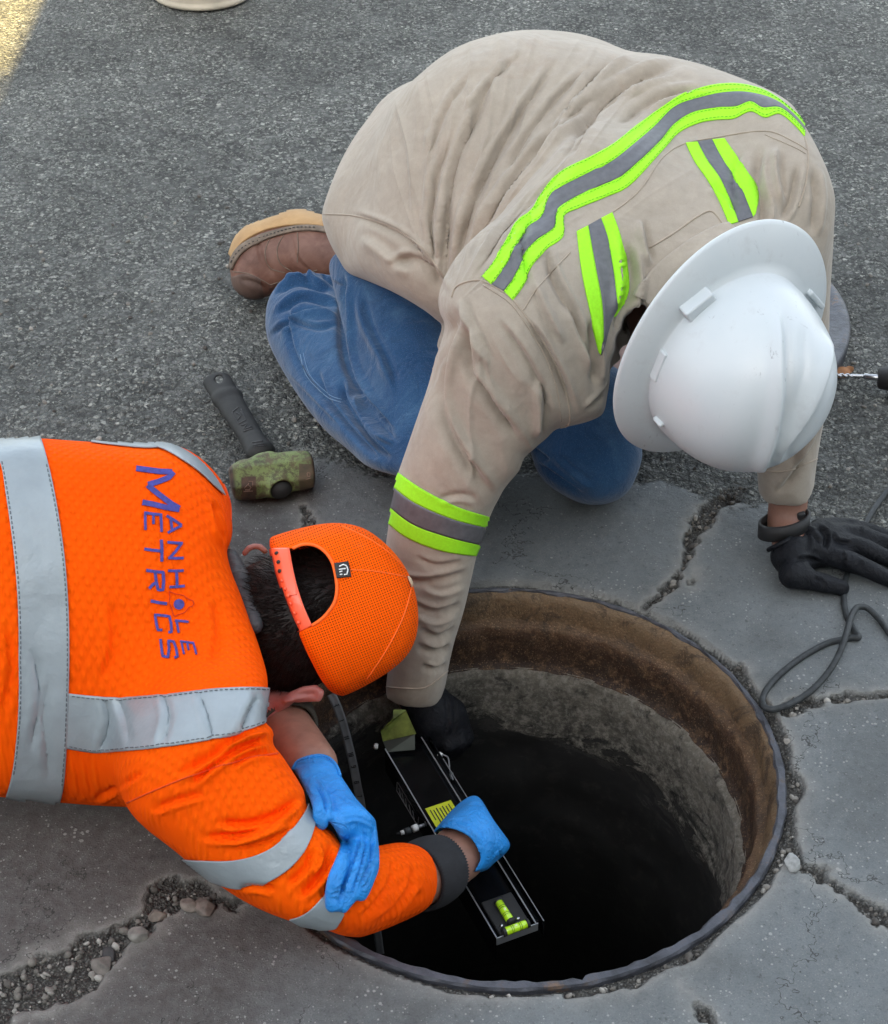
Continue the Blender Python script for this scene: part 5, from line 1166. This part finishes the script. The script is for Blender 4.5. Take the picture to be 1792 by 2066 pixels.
body('glove', carve(fi_f, Outline(FI, 3, 80), .012), *bounds(P(925,1712,-.045), P(1020,1700,-.07), P(950,1620,-.06), pad=.07), .0028, blueglove_m, orman, it=2, label='blue glove gripping the black channel',
     fl=[(ZD(a), w_, d_) for a, w_, d_ in (([(1080,1050),(1200,1070),(1300,1150),(1330,1260)],4,-.0015), ([(1110,1020),(1230,1040),(1330,1120),(1360,1240)],4,-.0012), ([(1420,1190),(1440,1240),(1400,1280)],3,-.0015), ([(1460,1180),(1430,1220),(1420,1260)],3,.0012), ([(1240,940),(1300,930),(1340,950)],3,-.0015), ([(1380,1160),(1410,1200),(1390,1260)],3,-.0012))])
# trousers and boots, outside the frame
def tr_f(p):
    d = flat(p, OHIP+[.16, 0, 0], OHIP, UP, .16, .17, .13, .14)
    for q in (-.09, .09): d = smin(d, np.minimum(cone(p, OHIP+[0, q, 0], OHIP+[.05, q*1.6, -.20], .115, .085), cone(p, OHIP+[.05, q*1.6, -.21], OHIP+[-.34, q*1.6, -.23], .08, .06)), .04)
    return smax(d, -p[:, 2]+.004, .01)
body('trousers', tr_f, *bounds(OHIP+[.16, 0, 0], OHIP+[-.34, 0, -.23], pad=.28), .009, plain('navy work trousers', (.03, .04, .07), .9, ns=200, amt=.3), orman)
for q in (-.145, .145):
    def bt(p, q=q): 
        a = OHIP+[-.36, q, -.22]; return smin(cone(p, a, a+[-.09, 0, .02], .048, .05), cone(p, a+[-.08, 0, 0], a+[-.10, 0, -.05+.0], .05, .03), .02)
    body('boot', lambda p: smax(bt(p), -p[:, 2]+.003, .01), *bounds(OHIP+[-.40, q, -.22], pad=.16), .006, boot_m, orman)

# ================================================================== things on the ground and in the hole
# ---- sledge hammer
ZH = lambda pts: z1(pts, 5.12, 450, 820)
def ph(x, y, z): X_, Y_ = ZH([(x, y)])[0]; return P(X_, Y_, z)
ham = empty('club_hammer', ph(900, 1400, 0), 'short club hammer with a chipped lime head and black rubber grip lying on the asphalt', 'hammer')
a, b = ph(275, 330, .030), ph(790, 1170, .034)
def hd_f(p):
    m1 = a+(b-a)*.25; d = flat(p, a, m1, RT, .0245, .0235, .0145, .0145); d = smin(d, flat(p, m1, b, RT, .0235, .0190, .0145, .0155), .008); d = smin(d, flat(p, a+(b-a)*.86, b, RT, .018, .024, .014, .018), .006)
    return smax(d, -cone(p, ph(300, 310, 0), ph(300, 310, .08), .0065, .0065), .003)
HDo, bvHd = body('handle', hd_f, *bounds(a, b, pad=.05), .0022, hammerblk_m, ham, it=2)
for s in ([(455,700),(530,840),(620,790),(560,660)], [(455,700),(530,640)], [(500,700),(560,740),(520,790)], [(555,690),(610,750)], [(560,860),(640,830),(590,900),(690,870)], [(590,930),(700,890)], [(700,1090),(840,1070)], [(715,1110),(850,1095)], [(690,1060),(820,1040)]):
    st_ = stroke(bvHd, ZH(s), 1.7, .0008, .0010)
    if st_[1]: mesh('raised_mark', *st_, blk_m, HDo)
h0, h1 = ph(455, 1500, .036), ph(1395, 1390, .036); hu_ = (h1-h0)/np.linalg.norm(h1-h0); hc_ = (h0+h1)/2; eye = ph(1015, 1580, .034)
HO = ZH([(490,1300),(560,1265),(660,1245),(760,1190),(900,1158),(1000,1180),(1100,1165),(1300,1155),(1390,1190),(1440,1290),(1455,1440),(1440,1560),(1400,1600),(1260,1630),(1170,1645),(1090,1700),(980,1722),(860,1712),(780,1730),(540,1740),(470,1700),(420,1580),(400,1450),(400,1380),(445,1330)])
def hh_f(p):
    q = p-hc_; x = q @ hu_; r = q - x[:, None]*hu_; n1 = np.cross(hu_, FWD); n1 /= np.linalg.norm(n1); n2 = np.cross(hu_, n1)
    u, v = np.abs(r @ n1), np.abs(r @ n2); oct_ = np.maximum(np.maximum(u, v), (u+v)*.72)
    d = smax(oct_-.040, np.abs(x)-.066, .006); d = smin(d, cone(p, hc_+(eye-hc_)*.3, eye, .030, .027), .006)
    return smax(d, -cone(p, eye+(eye-hc_)*.55-FWD*.006, eye+(eye-hc_)*3-FWD*.03, .0195, .0195), .002)
HHo, bvHh = body('hammer_head', carve(hh_f, Outline(HO, 3, 60), .006), *bounds(h0, h1, eye, pad=.06), .0023, hammer_m, ham, it=2)
co = np.array([v.co[:] for v in HHo.data.vertices]); xx = (co-hc_) @ hu_; px_, py_, _ = proj(co); zx, zy = (px_*1.15011-450)*5.12, (py_*1.15011-820)*5.12
e_ = np.clip((np.abs(xx)-.056)/.006, 0, 1); e_ = np.maximum(e_, ((zx > 560) & (zx < 745) & (zy > 1465)).astype(float)); e_ = np.maximum(e_, ((zx > 1255) & (zy > 1310)).astype(float)*.9); attrs(HHo, edge=e_)
body('handle_end', lambda p: flat(p, eye-(eye-hc_)*.2, eye+(eye-hc_)*.12, hu_, .020, .020, .017, .017), *bounds(eye, pad=.03), .0022, hammerblk_m, ham)
hm_m = plain('worn raised marks', (.22, .13, .09), .7)
for s in ([(590,1640),(700,1635)], [(600,1600),(640,1560),(680,1590),(660,1620),(610,1620)], [(650,1520),(700,1520),(700,1580)], [(650,1540),(650,1570)], [(1345,1420),(1380,1420),(1380,1460),(1350,1460),(1345,1420)], [(1330,1500),(1390,1480)]):
    st_ = stroke(bvHh, ZH(s), 1.5, .0008, .001)
    if st_[1]: mesh('stamped_mark', *st_, hm_m, HHo)

# ---- black cable
ZK = lambda x, y: z1([(x, y)], 3.443, 1700, 1100)[0]
CAB = [(1700,-300,.006),(1400,-20,.006),(1260,115,.006),(1180,210,.006),(1100,330,.006),(1045,440,.006),(1010,560,.005),(940,720,.005),(900,860,.006),(888,980,.007),(905,1110,.006),(945,1200,.006),(985,1265,.006),(1006,1292,.007),(1000,1310,.008),(950,1308,.007),(860,1325,.006),(740,1360,.006),(560,1460,.006),(390,1590,.006),(280,1710,.007),(240,1800,.009),(255,1860,.010),(320,1880,.010),(450,1842,.009),(620,1738,.010),(760,1590,.014),(850,1440,.020),(905,1290,.024),(945,1150,.022),(985,1075,.018),(1030,1060,.014),(1090,1080,.010),(1180,1170,.007),(1260,1280,.006),(1420,1480,.006),(1700,1700,.006)]
pts = catmull([P(*ZK(x, y), z) for x, y, z in CAB], 8, False)
c = mesh('cable', *tubeVF(pts, .0046, 12), cable_m); tag(c, 'dusty black cable looping over the slab beside the manhole and under the gloved hand', 'cable')

# ---- drill with a masonry bit
dr = empty('drill', P(1800, 763, 0), 'drill with a steel bit lying at the right edge of the photo, black chuck first', 'drill')
d0, d1, d2 = P(1683, 757, .03), P(1742, 759, .032), P(1771, 762, .033); ax = (d2-d0)/np.linalg.norm(d2-d0)
V = []; Fs = []; N = 70; e1 = np.cross(ax, [0, 0, 1]); e1 /= np.linalg.norm(e1); e2 = np.cross(ax, e1)
for i in range(N+1):
    t = i/N; c0 = d0+(d1-d0)*t
    for k in range(10):
        an = 2*math.pi*k/10; r = .0032*(1+.30*math.cos(2*(an-t*16))*(t < .62)) * (min(1, t*8+.2)); V.append(c0+(e1*math.cos(an)+e2*math.sin(an))*r)
for i in range(N):
    for k in range(10): Fs.append((i*10+k, i*10+(k+1) % 10, (i+1)*10+(k+1) % 10, (i+1)*10+k))
mesh('drill_bit', V, Fs, steel_m, dr)
mesh('bit_shank', *tubeVF([d1, d1+ax*.002, d2, d2+ax*.01], [.0035, .0052, .0052, .005], 16), steel_m, dr)
cc = [d2+ax*t for t in (0, .003, .03, .033, .06, .062)]
mesh('chuck', *tubeVF(cc, [.014, .0185, .022, .0235, .0235, .018], 28), blk_m, dr)
c1_ = d2+ax*.06
body('drill_body', lambda p: smin(cone(p, c1_+[.0, 0, .002], c1_+ax*.16, .030, .033), cone(p, c1_+ax*.14, c1_+ax*.17+np.array([.03, .17, -.005]), .024, .022), .02), *bounds(c1_, c1_+ax*.17+np.array([.03, .17, 0]), pad=.06), .005, blk_m, dr)
# dead leaf
lc = P(1697, 746, .012); V = []; Fs = []
for i in range(9):
    for j in range(5):
        u, v = i/8-.5, j/4-.5; wdt = math.sin(math.pi*(i/8))*.9+.1+.18*(i % 2); V.append(lc + RT*u*.042 + np.array([0, 1, 0])*v*.032*wdt + np.array([0, 0, .006*math.cos(u*5)*math.cos(v*6)]))
for i in range(8):
    for j in range(4): Fs.append((i*5+j, (i+1)*5+j, (i+1)*5+j+1, i*5+j+1))
lf = mesh('leaf', V, Fs, leaf_m); tag(lf, 'curled dry brown leaf lying beside the drill bit', 'leaf'); sm = lf.modifiers.new('s', 'SOLIDIFY'); sm.thickness = .0006

# ---- iron cover lying flat behind the kneeling person
cv = mesh('manhole_cover', *latheVF([(0, .0325), (.20, .0325), (.26, .0322), (.318, .0322), (.321, .0345), (.336, .0345), (.34, .031), (.34, .004), (.335, .001), (0, .001)], 220, tuple(P(1322, 655, 0))), lip_m)
tag(cv, 'slate grey iron manhole cover lying on the asphalt, half hidden behind the hard hat', 'manhole cover')

# ---- bucket at the top edge
bc = P(400, 27, 0) + np.array([0, .125, .004])
bk = mesh('bucket', *latheVF([(0, .004), (.110, .004), (.122, .0), (.126, .004), (.127, .012), (.124, .016), (.1245, .02), (.137, .30), (.142, .302), (.142, .325), (.137, .327), (.134, .325), (.122, .02), (0, .015)], 96, tuple(bc)), bucket_m)
tag(bk, 'cream plastic bucket cut off by the top edge of the photo', 'bucket')

# ---- folding of the tape measure blade hanging into the hole
tp = [(668,1400,-.01),(680,1425,-.03),(692,1460,-.07),(704,1505,-.12),(714,1548,-.165),(722,1590,-.205),(729,1625,-.24),(742,1720,-.33),(756,1840,-.45),(768,1925,-.55)]
cl = catmull([P(*q) for q in tp], 8, False); V = []; Fs = []; n = len(cl); t = np.gradient(cl, axis=0); t /= np.linalg.norm(t, axis=1)[:, None]
vd = cl-CAM; vd /= np.linalg.norm(vd, axis=1)[:, None]; sd_ = np.cross(t, vd); sd_ /= np.linalg.norm(sd_, axis=1)[:, None]
tb = empty('measuring_tape', cl[0], 'grey measuring tape blade hanging down into the manhole under the orange cap', 'tape measure')
for i in range(n):
    for k in range(5): V.append(cl[i] + sd_[i]*(k/4-.5)*.0125 + vd[i]*.0012*math.cos((k/4-.5)*3))
for i in range(n):
    for k in range(5): V.append(np.array(V[i*5+k]) + vd[i]*.0006)
for i in range(n-1):
    for k in range(4):
        Fs.append((i*5+k, i*5+k+1, (i+1)*5+k+1, (i+1)*5+k)); o_ = n*5; Fs.append((o_+i*5+k, o_+(i+1)*5+k, o_+(i+1)*5+k+1, o_+i*5+k+1))
    Fs.append((i*5, (i+1)*5, n*5+(i+1)*5, n*5+i*5)); Fs.append((i*5+4, n*5+i*5+4, n*5+(i+1)*5+4, (i+1)*5+4))
bl = mesh('blade', V, Fs, tapeblade_m, tb)
DG = {'0': [[(0,0),(1,0),(1,2),(0,2),(0,0)]], '1': [[(0,1.6),(.5,2),(.5,0)]], '7': [[(0,2),(1,2),(.4,0)]], '8': [[(0,0),(1,0),(1,2),(0,2),(0,0)], [(0,1),(1,1)]], '9': [[(0,0),(1,0),(1,2),(0,2),(0,1),(1,1)]], '6': [[(1,2),(0,2),(0,0),(1,0),(1,1),(0,1)]], 'T': [[(0,2),(1,2)], [(.5,2),(.5,0)]], '5': [[(1,2),(0,2),(0,1.1),(1,1.1),(1,0),(0,0)]]}
def text3(chars, org, ux, uy, h, lw, nrm, gap=1.5):
    out = []; x0 = 0
    for ch in chars:
        for s in DG.get(ch, []):
            for (a_, b_) in zip(s[:-1], s[1:]):
                A_ = org+ux*(x0+a_[0])*h/2+uy*a_[1]*h/2; B_ = org+ux*(x0+b_[0])*h/2+uy*b_[1]*h/2; L = B_-A_; l = np.linalg.norm(L); L /= l; W_ = np.cross(nrm, L)
                out.append(boxVF((A_+B_)/2, [L, W_, nrm], (l/2+lw*.4, lw/2, .0002)))
        x0 += gap
    return joinVF(out)
for ch, yy in (('T', 1425), ('12', 1455), ('11', 1490), ('10', 1520), ('9', 1548), ('8', 1578), ('7', 1606), ('6', 1632)):
    i = int(np.argmin(np.abs(proj(cl)[1]-yy))); org = cl[i]-vd[i]*.0012
    v, f = text3([c for c in ch if c in DG], org-t[i]*.003-sd_[i]*.003, t[i], sd_[i], .0062, .0011, -vd[i]); mesh('number', v, f, ink_m, bl)

# ---- black channel with two spirit levels, held in the hole
zc = -.125
def cz(x, y, z=zc): X_, Y_ = z1([(x, y)], 3.624, 850, 1630)[0]; return P(X_, Y_, z)
A_, B_, C_ = cz(165, 390), cz(1100, 1975), cz(510, 380)
lu = (B_-A_); LL = np.linalg.norm(lu); lu /= LL; wu_ = (C_-A_); wu_ -= lu*(wu_ @ lu); WW = np.linalg.norm(wu_); wu_ /= WW; nu = np.cross(lu, wu_); nu *= np.sign(nu[2])
dv_ = empty('level_bracket', A_, 'long black bracket with two lime spirit levels held inside the manhole', 'bracket')
O = A_; cen = O+lu*LL/2+wu_*WW/2
def bx(name, l0, l1, w0, w1, n0, n1, mat, par=dv_, bw=.0006):
    c = O+lu*(l0+l1)/2+wu_*(w0+w1)/2+nu*(n0+n1)/2; o = mesh(name, *boxVF(c, [lu, wu_, nu], ((l1-l0)/2, (w1-w0)/2, (n1-n0)/2)), mat, par, False)
    if bw: bevel(o, bw, 2)
    return o
bx('base_plate', 0, LL, 0, WW, -.010, -.008, blackmetal_m)
bx('side_wall', 0, LL, -.0018, -.0002, -.045, 0, blackmetal_m); bx('side_wall', 0, LL, WW+.0002, WW+.0018, -.010, 0, blackmetal_m); bx('outer_flange', .0, LL, WW+.012, WW+.0135, -.03, -.002, blackmetal_m); bx('web', 0, LL-.01, WW+.0022, WW+.0118, -.012, -.0105, blackmetal_m)
edge_m = plain('bare metal and painted edge highlight', (.34, .36, .38), .35, .6)
bx('edge_highlight', 0, LL, -.0018, -.0002, .0002, .0010, edge_m, bw=0); bx('edge_highlight', 0, LL, WW+.0002, WW+.0018, .0002, .0010, edge_m, bw=0); bx('edge_highlight', .05, LL, WW+.0122, WW+.0133, -.0018, -.0010, edge_m, bw=0)  # thin light strips stand in for highlights along the bevels
bx('end_lip', LL+.0002, LL+.0018, -.0015, WW+.004, -.014, .0005, edge_m)
lab = bx('warning_sticker', LL*.33, LL*.62, WW*.14, WW*.86, -.0078, -.0072, yellow_m, bw=.0003)
for k in range(7): bx('printed_line', LL*.345+.002*(k % 2), LL*(.40+.02*((k*7) % 3)), WW*(.22+.085*k), WW*(.22+.085*k)+.0016, -.0071, -.0068, ink_m, lab, 0)
vb = bx('vial_block', LL-.062, LL-.004, .006, WW-.004, -.0078, -.002, blk_m, bw=.002)
def vial(p0, p1):
    p0, p1 = cz(*p0, zc+.003), cz(*p1, zc+.003); u = (p1-p0)/np.linalg.norm(p1-p0); L = np.linalg.norm(p1-p0)
    v = mesh('vial', *tubeVF([p0, p0+u*.001, p1-u*.001, p1], [.0045, .0056, .0056, .0045], 24), vial_m, dv_)
    for t_ in (.28, .36, .64, .72): mesh('vial_line', *tubeVF([p0+u*L*t_, p0+u*L*t_+u*.0006], .0059, 24), ink_m, v)
    mesh('vial_bubble', *tubeVF([p0+u*L*.44+nu*.0022, p0+u*L*.56+nu*.0022], .0036, 14), plain('bubble', (.75, .9, .45), .1), v)
    for q in (p0-u*.001, p1+u*.001): mesh('vial_cap', *tubeVF([q-u*.002, q+u*.002], .0062, 18), blk_m, v)
vial((1115,1680),(1215,1840)); vial((1165,1930),(1350,1860))
for x, y in ((1140,1880),(1275,1820)): mesh('screw', *tubeVF([cz(x, y, zc-.002), cz(x, y, zc-.0005)], .003, 16), steel_m, dv_)
# bent plate at the far end, lime reflection of the sleeve painted into its colour
lime_reflect_m = plain('plate with painted lime reflection', (.13, .17, .035), .4, .4, ns=60, amt=.6)
def q4(ps, th=.0016):
    ps = [np.array(q) for q in ps]; n_ = np.cross(ps[1]-ps[0], ps[3]-ps[0]); n_ /= np.linalg.norm(n_); V = ps+[q-n_*th for q in ps]
    return V, [(0, 1, 2, 3), (7, 6, 5, 4), (0, 4, 5, 1), (1, 5, 6, 2), (2, 6, 7, 3), (3, 7, 4, 0)]
mesh('bent_plate', *q4([cz(120,240,-.105), cz(225,130,-.085), cz(228,60,-.08), cz(330,60,-.08)]), lime_reflect_m, dv_, False)
mesh('bent_plate', *q4([cz(120,242,-.106), cz(330,62,-.081), cz(420,260,-.110), cz(140,325,-.120)]), lime_reflect_m, dv_, False)
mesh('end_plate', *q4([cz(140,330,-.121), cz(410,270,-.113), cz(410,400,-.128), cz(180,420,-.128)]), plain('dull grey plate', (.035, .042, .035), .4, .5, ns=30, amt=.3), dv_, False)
# hose fittings on the side
def cyl(p0, p1, r, mat, name='fitting'): return mesh(name, *tubeVF([cz(*p0, zc-.01), cz(*p1, zc-.01)], r, 14), mat, dv_)
cyl((255,1105),(290,1098),.0016, blk_m); cyl((292,1098),(318,1090),.0032, white_m); cyl((322,1090),(368,1072),.0048, cable_m); cyl((370,1072),(388,1066),.002, blk_m); cyl((390,1066),(430,1048),.0052, white_m); cyl((432,1048),(490,1030),.0026, edge_m); cyl((500,1022),(520,1014),.0035, edge_m)
cyl((80,385),(84,355),.0032, white_m); cyl((612,432),(634,448),.0036, white_m); cyl((715,600),(725,640),.003, edge_m)
mesh('thin_wire', *tubeVF(catmull([cz(x, y, zc-.004) for x, y in ((640,440),(685,460),(698,520),(700,560),(715,600),(730,650))], 6, False), .0012, 6), edge_m, dv_)
for s in ([(270,670),(285,690),(450,960),(445,1025),(425,1010),(268,745),(270,670)], [(285,720),(300,790)], [(310,760),(325,835)], [(340,810),(350,880)], [(370,860),(385,935)], [(400,910),(415,985)]):
    mesh('side_print', *tubeVF([cz(x-10, y, zc-.022) for x, y in s], .0006, 5), plain('dim grey print', (.10, .10, .10), .5), dv_)
